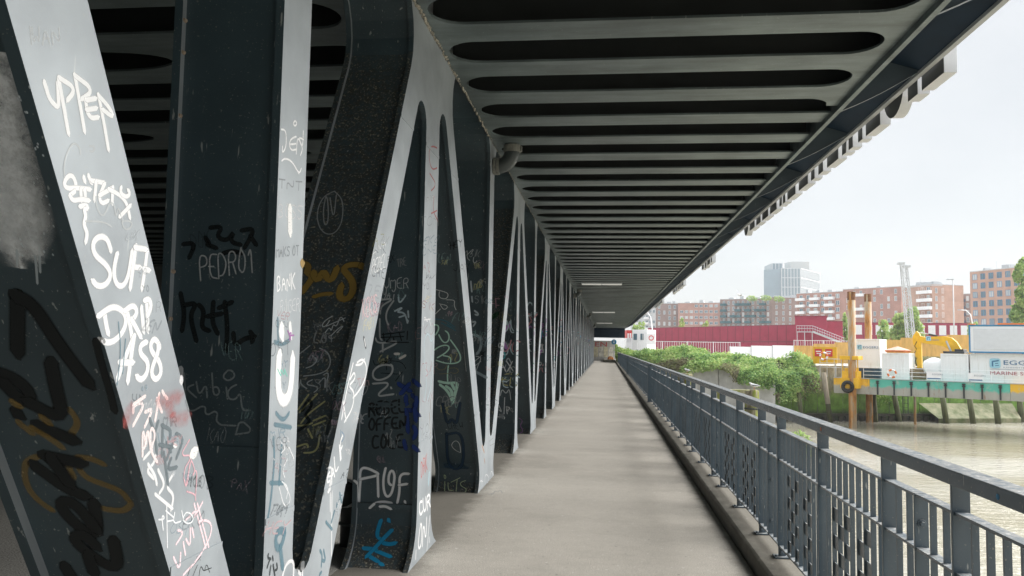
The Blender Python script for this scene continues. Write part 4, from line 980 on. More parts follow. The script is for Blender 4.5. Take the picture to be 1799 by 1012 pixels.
board_fence('hoarding', 'low white hoarding above the ivy', 1282,104,1394,106,609,607, MAT['white'])
def mesh_fence(name, label, pa, da, pb, db, ytop):
    A, B, u, rz, L_ = frame_on(pa,da,pb,db); h = at((pa+pb)/2,ytop,(da+db)/2).z-LZ; t = thing(name, label, 'fence', (A.x,A.y,LZ), rz)
    n_ = max(1,int(L_/3.2)); mb = MB()
    for q in range(n_+1): mb.tube([(L_*q/n_,0,0),(L_*q/n_,0,h)],.045,6)
    for z in (.15,h-.05): mb.tube([(0,0,z),(L_,0,z)],.03,5)
    mb.build('frame', MAT['white'], t); mb = MB(); x = .3
    while x < L_: mb.box(x-.016,x+.016,-.012,.012,.15,h-.05); x += .34
    mb.build('bars', MAT['white'], t)
mesh_fence('site_fence', 'white barred site fence in front of the red containers', 1120,118,1300,112,600)
mesh_fence('site_fence', 'white barred site fence right of the low white hoarding', 1395,124,1500,120,598)
# red site containers, two storeys of end-on units
def unit_master(window):
    t = thing('red_container', '', 'container'); h = 2.75
    b = MB().box(.04,2.40,.04,6,.04,h-.04); ribbed(b,.12,2.3,.2,h-.2,.04,.03,.24); b.build('body', MAT['crimson'], t)
    f = MB()
    for x in (0,2.34): f.box(x,x+.1,0,.1,0,h)
    for z in (0,h-.12): f.box(.1,2.34,.002,.1,z,z+.12)
    f.build('frame', MAT['crimson_dark'], t)
    if window:
        wd = MB().box(.42,2.04,-.05,.0,.95,2.35).box(.36,2.10,-.09,-.051,.87,.945)
        o = wd.build('window', [MAT['blind'], MAT['white']], t)
    return t
def row(pa, da, pb, db, ytop, window, label, group, skip=()):
    A, B, u, rz, L_ = frame_on(pa,da,pb,db); n_ = max(1,round(L_/2.46)); top_ = at(pa,ytop,da).z; sc = (top_-LZ)/5.5; master = None
    for s_ in (0,1):
        for q in range(n_):
            p = A+u*(L_*q/n_); loc = (p.x,p.y,LZ+2.75*s_*sc)
            if master is None: master = unit_master(window); master.location = loc; master.rotation_euler = (0,0,rz); c = master; c['group'] = group
            else: c = copy_tree(master, loc)
            c.scale = (L_/n_/2.44,1,sc); c['label'] = label[s_]
row(1138,205,1398,160,576,False,('red windowless site container in the lower row behind the white fence','red windowless site container in the upper row behind the white fence'),'plain red site containers')
row(1482,215,1705,205,566,True,('red site container with a white blind window in the lower row behind the orange hoarding','red site container with a white blind window in the upper row above the orange hoarding'),'red site containers with windows')
A, B, u, rz, L_ = frame_on(1397,152,1453,150); zt = at(1420,556,151).z-LZ
t = thing('red_site_block', 'plain dark red block with the outside stair against it', 'site block', (A.x,A.y,LZ), rz)
b = MB().box(0,L_,0,7,0,zt); ribbed(b,.2,L_-.2,.3,zt-.3,0,.03,.3); b.build('body', MAT['crimson'], t); MB().box(-.1,L_+.1,-.25,7.1,zt,zt+.18).build('roof_edge', MAT['crimson_dark'], t)
A2, B2, u2_, rz2, L2 = frame_on(1454,158,1481,158); t = thing('red_site_block', 'lower dark red block to the right of the stair', 'site block', (A2.x,A2.y,LZ), rz2); zz = at(1465,565,158).z-LZ
b = MB().box(0,L2,0,7,0,zz); ribbed(b,.2,L2-.2,.3,zz-.3,0,.03,.3); b.build('body', MAT['crimson'], t); MB().box(-.1,L2+.1,-.1,7.1,zz,zz+.15).build('roof_edge', MAT['crimson_dark'], t)
t = thing('outside_stair', 'grey metal stair running down to the right in front of the red block', 'stair', (A.x,A.y,LZ), rz)
d_ = 149; sc_px = d_/1428; lx0, lx1, lx2 = (1400-1397)*sc_px, (1427-1397)*sc_px, (1478-1397)*sc_px; zl, zg = at(1410,582,d_).z-LZ, at(1470,604,d_).z-LZ
mb = MB().box(lx0,lx1,-1.5,-.3,zl-.15,zl); mb.beam((lx1,-1.45,zl),(lx2,-1.45,max(zg,0)),.12,.35); mb.beam((lx1,-.4,zl),(lx2,-.4,max(zg,0)),.12,.35)
for q in range(14): f = q/13; x, z = lx1+(lx2-lx1)*f, zl+(max(zg,0)-zl)*f; mb.box(x-.15,x+.15,-1.4,-.45,z-.03,z+.03)
for x in (lx0+.1,lx1-.1,(lx1+lx0)/2): mb.box(x-.06,x+.06,-1.5,-1.38,0,zl)
mb.build('flight', MAT['galv'], t); mb = MB()
for z in (.55,1.05): mb.tube([(lx0,-1.5,zl+z),(lx1,-1.5,zl+z),(lx2,-1.5,max(zg,0)+z)],.04,6)
for q in range(7): x = lx0+(lx1-lx0)*q/6; mb.tube([(x,-1.5,zl),(x,-1.5,zl+1.05)],.03,5)
for q in range(1,14): f = q/13; x, z = lx1+(lx2-lx1)*f, zl+(max(zg,0)-zl)*f; mb.tube([(x,-1.5,z),(x,-1.5,z+1.05)],.03,5)
mb.build('handrail', MAT['galv'], t)
# pale graffiti letters along the foot of the plain red containers
A, B, u, rz, L_ = frame_on(1302,158.5,1396,157.5); gt = thing('graffiti_board', 'long board of big white block graffiti along the foot of the red containers', 'board', (A.x,A.y-.6,LZ), rz)
MB().box(0,L_,0,.06,0,at(1340,604,158).z-LZ).build('board', MAT['crimson'], gt)
mb = MB(); x = .2
while x < L_-.8:
    wv_ = random.uniform(.5,1.0); h = random.uniform(1.3,2.2); mb.prism([(x,.3),(x+wv_*.4,.25),(x+wv_*.5,1),(x+wv_*.7,.3),(x+wv_,.35),(x+wv_*.9,h),(x+wv_*.6,h*.9),(x+wv_*.4,h*1.05),(x+.05,h*.9)],'y',-.012,-.002); x += wv_+.15
mb.build('graffiti', MAT['white'], gt)
# gate house, round sign by the fence, white site boxes near the bridge end
A, B, u, rz, L_ = frame_on(1101,150,1110,150)
t = thing('site_cabin', 'small red and white cabin near the far end of the bridge', 'cabin', (A.x,A.y,LZ), rz); hz_ = at(1105,580,150).z-LZ; g0 = at(1105,594,150).z-LZ
MB().box(0,L_,0,3,g0,hz_).build('wall', MAT['red'], t); MB().box(-.05,L_+.05,-.05,3.05,0,g0-.01).build('base', MAT['white'], t)
for q in range(2): MB().box(L_*(.12+.45*q),L_*(.40+.45*q),-.05,-.001,hz_*.55,hz_*.88).build('window', MAT['white'], t)
A, B, u, rz, L_ = frame_on(1111,148,1137,146)
t = thing('site_cabin', 'long pale cabin with dark windows beside the red and white one', 'cabin', (A.x,A.y,LZ), rz); hz_ = at(1120,579,147).z-LZ
MB().box(0,L_,0,3,0,hz_).build('wall', MAT['white'], t)
for f in (.08,.2,.55,.66): MB().box(L_*f,L_*f+.35,-.05,-.001,hz_*.62,hz_*.85).build('window', MAT['glass'], t)
t = thing('round_sign', 'white board with a red ring sign at the corner of the red containers', 'sign', (*gxy(1141,140),LZ)); h = at(1141,586,140).z-LZ
MB().box(-.45,1.0,0,.05,h-1.9,h).box(.2,.3,.05,.12,-.2,h-1.9).build('board', MAT['white'], t); MB().torus((.3,-.03,h-.75),(0,1,0),.38,.07,20,6).build('ring', MAT['red'], t)
# ------------------------------------------------------------------ houses far behind
def building(name, label, pa, da, pb, db, ytop, wallmat, rows, cols, wfrac=.5, hfrac=.58, floor=3.0, depth=14, wmat='glass', skip=lambda r,c: False, balcony=None, bm='teal', parapet=True, x0f=.03, x1f=.97, z0=LZ, frame='white'):
    A, B, u, rz, L_ = frame_on(pa,da,pb,db); top_ = at(pa,ytop,da).z; H = top_-z0
    t = thing(name, label, 'building', (A.x,A.y,z0), rz)
    MB().box(0,L_,0,depth,0,H).build('wall', wallmat, t)
    if parapet and L_ > 8:
        q = .15
        while q < .85: MB().box(L_*q,L_*q+random.uniform(1,3),2,4.5,H+.25,H+random.uniform(.9,1.8)).build('roof_plant', MAT['galv'], t); q += random.uniform(.2,.4)
        MB().tube([(L_*.4,1.5,H),(L_*.4,1.5,H+3.2)],.05,5).build('antenna', MAT['galv'], t)
    if parapet: MB().box(-.08,L_+.08,-.08,depth+.08,H,H+.25).build('roof_edge', MAT['ltgrey'], t)
    cw = L_*(x1f-x0f)/cols; ww, hh = cw*wfrac, floor*hfrac; wm = None; bmesh_ = None
    for r in range(rows):
        z = H-.9-floor*r-hh
        for c in range(cols):
            if skip(r,c): continue
            x = L_*x0f+cw*(c+.5)
            if wm is None:
                mb = MB().box(-ww/2,ww/2,-.05,-.01,0,hh,0)
                for dx in (-ww/2-.06,-.04,ww/2): mb.box(dx,dx+.08,-.12,-.051,-.06,hh+.06,1)
                for z_ in (-.06,hh): mb.box(-ww/2,ww/2,-.11,-.051,z_,z_+.08,1)
                o = mb.build('window', [MAT[wmat], MAT[frame]], t); wm = o.data
            else: o = bpy.data.objects.new('window', wm); COL.objects.link(o); o.parent = t
            o.location = (x,0,z)
            if balcony and balcony(r,c):
                if bmesh_ is None: o = MB().box(-cw*.62,cw*.62,-1.5,-.13,-.25,-.1).box(-cw*.62,cw*.62,-1.5,-1.4,-.1,.95).box(-cw*.62,-cw*.62+.1,-1.4,-.13,-.1,.95).box(cw*.62-.1,cw*.62,-1.4,-.13,-.1,.95).build('balcony', MAT[bm], t); bmesh_ = o.data
                else: o = bpy.data.objects.new('balcony', bmesh_); COL.objects.link(o); o.parent = t
                o.location = (x,0,z-.35)
    return t, L_, H
building('apartment_house','pale grey apartment house with glazed balconies, farthest left just beside the bridge edge',1108,470,1153,460,533,MAT['ltgrey'],7,7,.6,.55,balcony=lambda r,c: c%3==1,bm='white')
building('apartment_house','grey brown brick house with narrow dark windows left of the long red one',1152,436,1191,434,533,MAT['brick_brown'],7,4,.35,.6,skip=lambda r,c: c==1 and r%2==0)
building('apartment_house','long red brick house with rows of white framed windows and no balconies',1191,430,1265,420,532.5,MAT['brick_red'],7,8,.6,.42,skip=lambda r,c: r==0 and c<3)
building('apartment_house','long brown brick house with dark teal balconies',1265,420,1357,405,526,MAT['brick_brown'],7,10,.36,.62,balcony=lambda r,c:(c in (0,3,5,8)) or (c+r)%4==0)
building('apartment_house','short brown brick wing with narrow dark windows right of the teal balconies',1357,405,1408,406,522,MAT['brick_brown'],7,4,.26,.6,skip=lambda r,c: c==3)
t = thing('glass_tower','pale blue grey glass office tower rising behind the brick houses','building',(*gxy(1374,900),LZ))
def tower_block(tt, px0, px1, d0, d1, ytop, lab):
    A, B, u, rz, L_ = frame_on(px0,d0,px1,d1); H = at(px0,ytop,d0).z-LZ; mb = MB(); c = max(3,round(L_/3.1))
    o_ = Vector((A.x,A.y,LZ))
    gl = MB().box(0,L_,0,40,0,H); g = gl.build('glass_block', plain('tower_glass',(.20,.28,.33),.25,.12,.05,spec=.6) if 'tower_glass' not in bpy.data.materials else bpy.data.materials['tower_glass'], tt)
    for q in range(c+1): x = L_*q/c; mb.box(x-.38,x+.38,-.8,-.01,0,H)
    for q, z in enumerate([H-k*10.2 for k in range(0,9)]): mb.box(-.4,L_+.4,-.95,-.81,max(0,z-.7),z)
    f = mb.build('fins', MAT['ltgrey'], tt)
    inv = Matrix.LocRotScale(tt.location, tt.rotation_euler, None).inverted(); m_ = inv @ Matrix.LocRotScale(o_, Matrix.Rotation(rz,4,'Z').to_euler(), None)
    g.matrix_local = m_; f.matrix_local = m_
tower_block(t,1357.5,1375,900,899,461,''); tower_block(t,1374,1407,876,872,470,''); tower_block(t,1407,1440.5,872,925,470,'')
A, B, u, rz, L_ = frame_on(1390,900,1423,900); o = MB().box(0,L_,0,20,0,at(1400,458.5,900).z-LZ).build('plant_room', plain('pale_render',(.55,.55,.53),.8,.05), t); o.matrix_local = Matrix.LocRotScale(t.location,t.rotation_euler,None).inverted() @ Matrix.LocRotScale(Vector((A.x,A.y,LZ)),Matrix.Rotation(rz,4,'Z').to_euler(),None)
building('apartment_house','red brick house with white balconies in front of the glass tower',1400,372,1482,352,516,MAT['brick_red'],6,6,.42,.6,balcony=lambda r,c: c in (0,2,4),bm='white')
building('apartment_house','darker red brick corner house between the rusty piles and the lattice mast',1482,352,1585,330,508.5,MAT['brick_red'],7,8,.3,.6,skip=lambda r,c: (r+c)%3==0,balcony=lambda r,c: c==2,bm='white')
building('apartment_house','orange brick house with stacked white balconies at its corner, behind the lattice mast',1597,312,1640,300,503,MAT['brick_orange'],6,4,.5,.6,balcony=lambda r,c: c in (2,3),bm='white')
building('apartment_house','orange brick flank with slim windows right of the stacked white balconies',1640,300,1676,302.5,501,MAT['brick_orange'],6,3,.28,.6)
building('apartment_house','low brown brick house with dark balconies between the lamp post and the tall right block',1676,345,1708,340,517,MAT['brick_brown'],5,3,.4,.6,balcony=lambda r,c: c==1,bm='navy')
building('apartment_house','tall orange brick block with a grid of square blue windows at the right',1707,272,1815,250,477.5,MAT['brick_orange'],9,7,.52,.60,floor=3.0,x0f=.02,x1f=.99,frame='blue')
# ------------------------------------------------------------------ mast, lamp posts, trees
def lattice(px, dx, ytop, ybase, d, lean):
    c = gxy(px,d); t = thing('lattice_mast', 'white lattice crane mast leaning slightly, in front of the red containers', 'mast', (c[0],c[1],LZ)); zt_ = at(px,ytop,d).z-LZ; mb = MB(); w_ = dx*d/1428
    def P(z, a, b): f = z/zt_; return Vector((lean*f+a*w_*(1-.25*f), b*w_*(1-.25*f), z))
    for a, b in ((-.5,-.5),(.5,-.5),(.5,.5),(-.5,.5)):
        mb.beam(P(0,a,b),P(zt_*(1 if a<0 else .97),a,b),.13,.13)
    z = 0; s_ = 1
    while z < zt_-1:
        for (a0,b0),(a1,b1) in (((-.5,-.5),(.5,-.5)),((.5,-.5),(.5,.5)),((-.5,.5),(.5,.5)),((-.5,-.5),(-.5,.5))):
            e0, e1 = ((a0,b0),(a1,b1)) if s_ > 0 else ((a1,b1),(a0,b0)); mb.beam(P(z,*e0),P(z+1,*e1),.07,.07); mb.beam(P(z,a0,b0),P(z,a1,b1),.06,.06)
        z += 1; s_ = -s_
    mb.build('lattice', MAT['ltgrey'], t)
    for a in (-.5,.5): q = P(zt_*(1 if a<0 else .97),a,0); MB().box(q.x-.5,q.x+.5,-.35,.35,q.z,q.z+.35).build('sheave_head', MAT['ltgrey'], t)
lattice(1604,12,464,602,125,-1.15)
t = thing('street_lamp', 'tall slim street lamp with a flat head in front of the orange brick house', 'street lamp', (*gxy(1677,118),LZ)); h = at(1677,491,118).z-LZ
MB().tube([(0,0,0),(0,0,h)],[.13,.07],8).build('post', MAT['ltgrey'], t, smooth=True); MB().box(-.85,.05,-.16,.16,h-.02,h+.13).build('head', MAT['galv'], t)
t = thing('street_lamp', 'lower street lamp with a curved arm behind the blue framed container', 'street lamp', (*gxy(1711,140),LZ)); h = at(1711,545,140).z-LZ
MB().tube([(0,0,0),(-.05,0,h*.7),(-.4,0,h*.92),(-1.1,0,h),(-2.0,0,h+.05)],.09,8).build('post', MAT['white'], t, smooth=True); MB().box(-2.5,-1.9,-.12,.12,h-.02,h+.12).build('head', MAT['galv'], t)
t = thing('street_lamp', 'pale curved street lamp near the red and white cabin', 'street lamp', (*gxy(1146,150),LZ)); h = at(1146,548,150).z-LZ
MB().tube([(0,0,0),(0,0,h*.6),(-.35,0,h*.9),(-1.1,0,h)],.09,8).build('post', MAT['white'], t, smooth=True); MB().box(-1.6,-1.0,-.12,.12,h-.05,h+.08).build('head', MAT['galv'], t)
def ptree(px, d, ytop, rpx, lab, column=False, n_=1500, s=.3, cat='tree'):
    x, y_ = gxy(px,d); h = at(px,ytop,d).z-LZ; return tree('tree', lab, x, y_, LZ, h, rpx*d/1428, n_, s, column, cat)
ptree(1600,175,539,33,'broad green tree behind the lattice mast',False,5200,.36)
ptree(1551,190,556,12,'small dark green tree left of the lattice mast',False,700,.35)
ptree(1486,180,550,6,'narrow green tree beside the front rusty pile',False,500,.3)
ptree(1712,150,556,10,'small yellowish tree by the corner of the tall brick block',False,700,.3)
ptree(1799,165,460,20,'tall columnar poplar cut by the right edge of the photo',True,6500,.36)
ptree(1199,195,562,9,'light green tree just above the red containers on the left',False,600,.3)
ptree(1237,190,566,8,'low light green tree above the middle of the plain red containers',False,500,.3)
ptree(1128,260,567,8,'dark green tree beside the pale curved lamp',False,600,.4)
ptree(1116,250,566,7,'dark green tree between the bridge edge and the pale lamp',False,600,.4)
ptree(1082,118,606,4,'thin young tree at the far end of the bridge',False,700,.16)
ptree(1100,108,612,7,'low bushy plant at the end of the railing',False,900,.14)
for q, (px, d, yt) in enumerate(((1320,408,519),(1345,404,518),(1368,404,520))):
    A = at(px,yt+7,d); o = MB(); crown(o,[(0,0,.5,2.6,1.6,1.5),(1.8,.3,.2,1.5,1.2,1.1)],260,.4); o.tube([(0,0,-1.5),(0,0,.3)],.12,6); o = o.build('roof_shrub', MAT['leaf'], recalc=False); o.location = A; tag(o, ('left','middle','right')[q]+' of three roof garden shrubs on the brown brick house', 'shrub', 'roof garden shrubs')
# grassy bank behind the barge, flowers at the walkway end
A, B, u, rz, L_ = frame_on(1600,96,1655,95); mb = MB()
for _ in range(1600): leaf(mb, Vector((random.uniform(0,L_),random.uniform(0,3),random.uniform(0,1.1))), .14, Vector((random.gauss(0,.5),-1,random.gauss(.5,.4))).normalized())
o = mb.build('tall_grass', MAT['ivy_dry'], recalc=False); o.location = (A.x,A.y,LZ); o.rotation_euler = (0,0,rz); tag(o, 'tall pale grass on the bank behind the white big bag', 'grass', kind='stuff')
c = on_z(1077,637,0); c = Vector((.55,103.2,0)); o = MB(); crown(o,[(0,0,.40,.38,.35,.32)],240,.08); o.tube([(0,0,0),(0,0,.4)],.03,5); 
o = o.build('flowering_bush', [leafmat('orange_flowers',[(.1,(.10,.16,.05)),(.5,(.45,.14,.03)),(.9,(.60,.30,.06))])], recalc=False); o.location = c; tag(o, 'orange flowering bush at the far end of the walkway', 'bush')
# ------------------------------------------------------------------ graffiti: every stroke is laid on the real surface it was sprayed on
bpy.context.view_layer.update()
hosts = []; bv, bp_, owner = [], [], []
for o in steel_objs+[walk]:
    ys = [v.co.y for v in o.data.vertices]
    if min(ys) > 18 and o is not walk: continue
    b = len(bv); mw = o.matrix_world; bv += [mw @ v.co for v in o.data.vertices]; h_ = len(hosts); hosts.append(o)
    for pl in o.data.polygons: bp_.append([b+i for i in pl.vertices]); owner.append(h_)
tree_ = BVHTree.FromPolygons(bv, bp_)
ZL = [0]
def chaikin(p, k=2):
    for _ in range(k):
        if len(p) < 3: return p
        q = [p[0]]
        for a, b in zip(p[:-1], p[1:]): q += [(a[0]*.75+b[0]*.25,a[1]*.75+b[1]*.25),(a[0]*.25+b[0]*.75,a[1]*.25+b[1]*.75)]
        p = q+[p[-1]]
    return p
def ribbon(mb, pts, nrm, w_):
    """one stroke as a flat strip: pts 3-D, nrm the surface normal at each point"""
    if len(pts) < 2: return
    ks = [0]
    for i in range(1, len(pts)):
        if (pts[i]-pts[ks[-1]]).length > .28*w_: ks.append(i)
    if len(ks) < 2 or (pts[-1]-pts[ks[-1]]).length > .1*w_: ks.append(len(pts)-1)
    pts = [pts[i] for i in ks]; nrm = [nrm[i] for i in ks]
    for _ in range(2):
        pts = [pts[0]]+[(pts[i-1]+pts[i]*2+pts[i+1])/4 for i in range(1,len(pts)-1)]+[pts[-1]]
    n_ = len(pts); b = len(mb.v)
    if mb.uv is None: mb.uv = []
    ext = []
    for i in range(n_):
        d = (pts[min(i+1,n_-1)]-pts[max(i-1,0)])
        if d.length < 1e-7: d = Vector((0,0,1))
        d.normalize(); s_ = nrm[i].cross(d).normalized(); off = nrm[i]*(.0007+ZL[0]+i*1.2e-6)
        k = 1.0
        ext.append((pts[i]+off, s_, d))
    # round ends
    first, last = ext[0], ext[-1]
    rows = [(first[0]-first[2]*w_*.45, first[1], .45)]+[(e[0],e[1],1.0) for e in ext]+[(last[0]+last[2]*w_*.45, last[1], .45)]
    for p, s_, k in rows:
        mb.v += [tuple(p-s_*w_*.5*k), tuple(p), tuple(p+s_*w_*.5*k)]
        e_ = 0 if k == 1 else .0
        mb.uv += [(0,0),(.5 if k == 1 else .12,0),(1,0)]
    for i in range(len(rows)-1):
        a = b+i*3
        mb.f += [[a,a+1,a+4,a+3],[a+1,a+2,a+5,a+4]]; mb.m += [0,0]
    ZL[0] = (ZL[0]+.00003) % .0006
def project(poly):
    """pixel polyline -> runs of (host, points, normals) on the steel"""
    dense = []
    for a, b in zip(poly[:-1], poly[1:]):
        k = max(1, int(math.hypot(b[0]-a[0], b[1]-a[1])/2.2))
        dense += [(a[0]+(b[0]-a[0])*i/k, a[1]+(b[1]-a[1])*i/k) for i in range(k)]
    dense.append(poly[-1]); runs = []; cur = None
    for q in dense:
        d = ray(*q).normalized(); hit, nn_, fi, dist = tree_.ray_cast(CAM, d)
        if hit is None: cur = None; continue
        if nn_.dot(d) > 0: nn_ = -nn_
        h_ = owner[fi]
        if cur and (cur[2][-1].dot(nn_) > .9) and (hit-cur[1][-1]).length < .12 and abs((hit-cur[1][-1]).dot(nn_)) < .012: cur[1].append(hit); cur[2].append(nn_)
        else: cur = [h_, [hit], [nn_]]; runs.append(cur)
    return runs
FONT = dict(A="00 38 60|13 53",B="00 08 48 66 44 04 44 62 40 00",C="67 48 28 06 02 20 40 61",D="00 08 38 65 63 30 00",E="60 00 08 68|04 44",F="00 08 68|04 44",G="67 48 28 06 02 20 50 62 64 34",H="00 08|60 68|04 64",I="30 38",J="58 52 40 20 02",K="00 08|68 04 60",L="08 00 60",M="00 08 34 68 60",N="00 08 60 68",O="38 16 02 20 40 62 66 48 38",P="00 08 48 67 65 44 04",R="00 08 48 67 65 44 04|34 60",S="67 48 18 06 15 54 62 40 10 01",T="08 68|38 30",U="08 02 20 40 62 68",V="08 30 68",W="08 10 35 50 68",X="08 60|68 00",Y="08 34 68|34 30",Z="08 68 00 60",Q="38 16 02 20 40 62 66 48 38|42 70",i="30 35|37 38",e="03 53 55 36 15 02 10 40 51")
FONT.update({'0':FONT['O'],'1':"16 38 30",'4':"50 58 02 62",'6':"57 28 05 02 20 40 62 44 14 03",'8':"34 16 17 38 57 56 34 03 01 20 50 62 54 34",'.':"30 31",'!':"33 38|30 31",':':"30 31|35 36",'7':"08 68 20",' ':""})
def glyphs(txt):
    x = 0; out = []
    for c in txt:
        for st in FONT.get(c, FONT.get(c.upper(), '')).split('|'):
            pts = [(x+int(s_[0])/8., int(s_[1])/8.) for s_ in st.split()]
            if len(pts) > 1: out.append(pts)
        x += .55 if c in 'iI1.:! ' else 1.0
    return out, max(x-.2, .3)
def spray(color, w_, label, polys, soft=True, op=.95, smooth=2, name='graffiti_tag'):
    per = {}
    for p in polys:
        p = chaikin(p, smooth)
        for h_, pts, nn_ in project(p):
            if len(pts) > 1: ribbon(per.setdefault(h_, MB()), pts, nn_, w_)
    for h_, mb in per.items():
        o = mb.build(name, gpaint(color, soft, op), hosts[h_], recalc=False)
        if label: o['label'] = label
        if hosts[h_] is walk: o['kind'] = 'structure'
def write(color, w_, txt, p0, p1, pt, soft=False, op=.92, smooth=1, jit=.035, label=None):
    """txt between the baseline pixels p0 and p1, pt the top-left pixel"""
    g_, W_ = glyphs(txt); ex, ey = ((p1[0]-p0[0])/W_, (p1[1]-p0[1])/W_); ux, uy = pt[0]-p0[0], pt[1]-p0[1]
    polys = [[(p0[0]+ex*(x+random.uniform(-jit,jit))+ux*(y_+random.uniform(-jit,jit)), p0[1]+ey*(x+random.uniform(-jit,jit))+uy*(y_+random.uniform(-jit,jit))) for x, y_ in st] for st in g_]
    spray(color, w_, label, polys, soft, op, smooth)
def T(ox, oy, s_, *polys): return [[(ox+x/s_, oy+y_/s_) for x, y_ in zip(p[::2], p[1::2])] for p in polys]
a_ = lambda *p: T(0,0,2,*p); b_ = lambda *p: T(0,506,2,*p); d_ = lambda *p: T(400,506,2,*p); c_ = lambda *p: T(400,0,2,*p)
f_ = lambda *p: T(620,440,5.625,*p); g_ = lambda *p: T(620,600,5.06,*p); h_ = lambda *p: T(740,560,5.625,*p); i_ = lambda *p: T(480,430,4.817,*p)
j_ = lambda *p: T(440,600,4.6,*p); k_ = lambda *p: T(190,600,4.683,*p); l_ = lambda *p: T(100,230,4.817,*p); m_ = lambda *p: T(0,600,4.217,*p)
n_ = lambda *p: T(0,800,4.775,*p); p_ = lambda *p: T(560,800,4.775,*p); q_ = lambda *p: T(740,700,5.058,*p); r_ = lambda *p: T(260,700,3.242,*p); e_ = lambda *p: T(740,420,5.625,*p)
WHT, BLK, GRY, GLD, PNK, TEAL, RED_, BLU, MINT, CYN, YEL, LG = (.82,.83,.84), (.006,.009,.010), (.46,.49,.50), (.34,.22,.05), (.70,.42,.47), (.10,.22,.28), (.55,.10,.09), (.01,.04,.22), (.45,.70,.60), (.01,.30,.55), (.55,.52,.25), (.66,.69,.70)
# --- first diagonal, outer face
write(LG,.008,'IWAN',(48,78),(106,79),(46,48),jit=.03,op=.4,label='faint pale tag reading IWAN')
spray(WHT,0.0204,'big white sprayed tag reading UPPER',a_((155,290,165,320,170,345,188,365,206,384,204,340,202,290),(205,275,222,370,240,470),(210,275,268,312,236,352),(262,265,280,365,296,462),(262,265,332,318,286,348),(300,352,308,418,344,412),(304,352,335,346),(304,386,338,380),(345,335,362,420,380,526),(345,335,385,380,405,420,360,385)))
spray(LG,0.0072,'thin faint white scribble',l_((60,390,55,300,75,200,110,130,140,100,175,120,195,160,195,198),(275,130,300,125,322,150,300,178,278,172),(325,560,335,660,370,715,400,715,440,610,478,600,500,752,512,630,540,720),(240,765,340,765,420,780,458,812),(548,740,550,800,580,842,620,820,640,780,600,758,552,765)),op=.55)
spray(WHT,0.0192,'dense white sprayed tag with loops',l_((160,470,155,420,130,370,100,375,65,415,55,460,80,490,150,480,280,495),(200,495,205,590),(235,500,240,590),(110,545,150,510),(110,550,125,595,200,575,270,590),(225,395,235,430),(265,380,290,440),(290,420,400,440),(330,430,315,585),(400,450,360,540,355,590,380,618,430,590),(360,545,470,480),(470,480,465,610),(440,495,530,540,590,610,615,735),(530,725,620,630),(540,480,530,515,560,550,600,560,620,530,600,500)))
spray(WHT,0.0204,'white squiggle hanging below the loops',l_((195,640,250,625,270,650,245,665,220,650,230,690,250,710,230,760,220,800,250,840,255,880,240,940)))
spray(WHT,.025,'bold white letters SUFF',a_((388,878,376,835,345,828,322,855,330,898,372,928,392,965,372,1003,340,1008,324,985),(410,893,397,950,404,1000,430,1010,450,975,463,884),(476,866,468,930,456,1012),(474,870,512,876),(466,938,492,940),(516,884,508,950,498,1014),(506,946,524,950)))
spray(WHT,.026,'bold white letters DRIP',b_((366,85,372,130,380,162),(346,98,395,60,440,85,444,130,418,175,378,197,356,180),(446,82,456,130,464,180),(438,80,468,56,486,84,464,112),(462,112,478,140,494,172),(496,70,500,110,504,152),(514,48,517,100,519,150),(508,44,526,32,532,66,517,98)))
spray(WHT,0.0276,'bold white characters AS8',b_((470,170,440,240,412,318),(470,170,458,250,448,328),(420,262,466,262),(512,190,486,205,492,235,520,255,518,300,492,330,480,310),(560,205,545,175,525,190,530,225,560,255,568,300,545,328,528,300,540,260,556,225,555,200)))
spray(TEAL,0.0072,'thin dark drips behind the bold letters',b_((415,120,425,220,410,340),(440,180,430,300)),op=.6)
spray((.82,.72,.72),0.0156,'pinkish white angular characters',k_((300,450,205,520),(205,580,205,520,310,490,205,690),(305,580,370,548,300,700),(418,430,408,520,385,650),(400,470,440,580),(445,410,460,440),(470,450,485,470)),smooth=1,soft=False)
spray(RED_,.07,'faded red sprayed smears',k_((430,500,500,480,590,450),(500,560,520,580),(540,640,600,640,650,622),(160,640,180,570)),2,.36)
spray((.15,.19,.21),0.0180,'dark grey letters YEA under the smears',k_((410,660,380,760),(340,640,380,740,400,920),(450,690,440,940),(440,690,525,730,500,800),(420,850,530,870),(560,760,480,970),(560,760,625,790,560,960)),op=.75)
spray((.80,.70,.70),0.0132,'pale pink letters AAD',k_((280,940,280,700,310,850,290,880),(310,850,320,700,345,860),(345,880,345,690,390,760,345,900,400,990)),smooth=1,soft=False)
spray((.82,.82,.84),0.0300,'white oval sticker-like print',k_((597,225,600,330)),soft=False,op=.8)
spray(WHT,0.0168,'white drips and letters JUP4',b_((525,540,540,560,505,600),(545,590,540,620,510,640,540,670),(520,620,545,660,550,690),(555,640,580,690,560,720),(610,650,580,700,612,725,600,780),(545,725,605,775)),op=.8)
spray((.14,.18,.20),0.0192,'dark grey drips',b_((575,580,590,690),(600,600,585,640,620,630),(585,545,600,575)),op=.7)
spray(PNK,0.0066,'pink zigzag scrawl',r_((235,235,180,330,255,320,195,420,220,530,240,330,270,420,245,450,280,390,270,550),(245,350,225,440,215,500),(220,530,270,545,270,580)),soft=False,smooth=1)
spray((.80,.82,.84),0.0066,'white dotted letters FABIO',r_((60,690,100,690,75,655,85,750),(105,610,108,850),(100,640,160,690,110,700),(150,650,140,715,185,700),(190,640,200,690),(215,650,190,690,230,720,262,690,240,650,215,650)),soft=False,smooth=1)
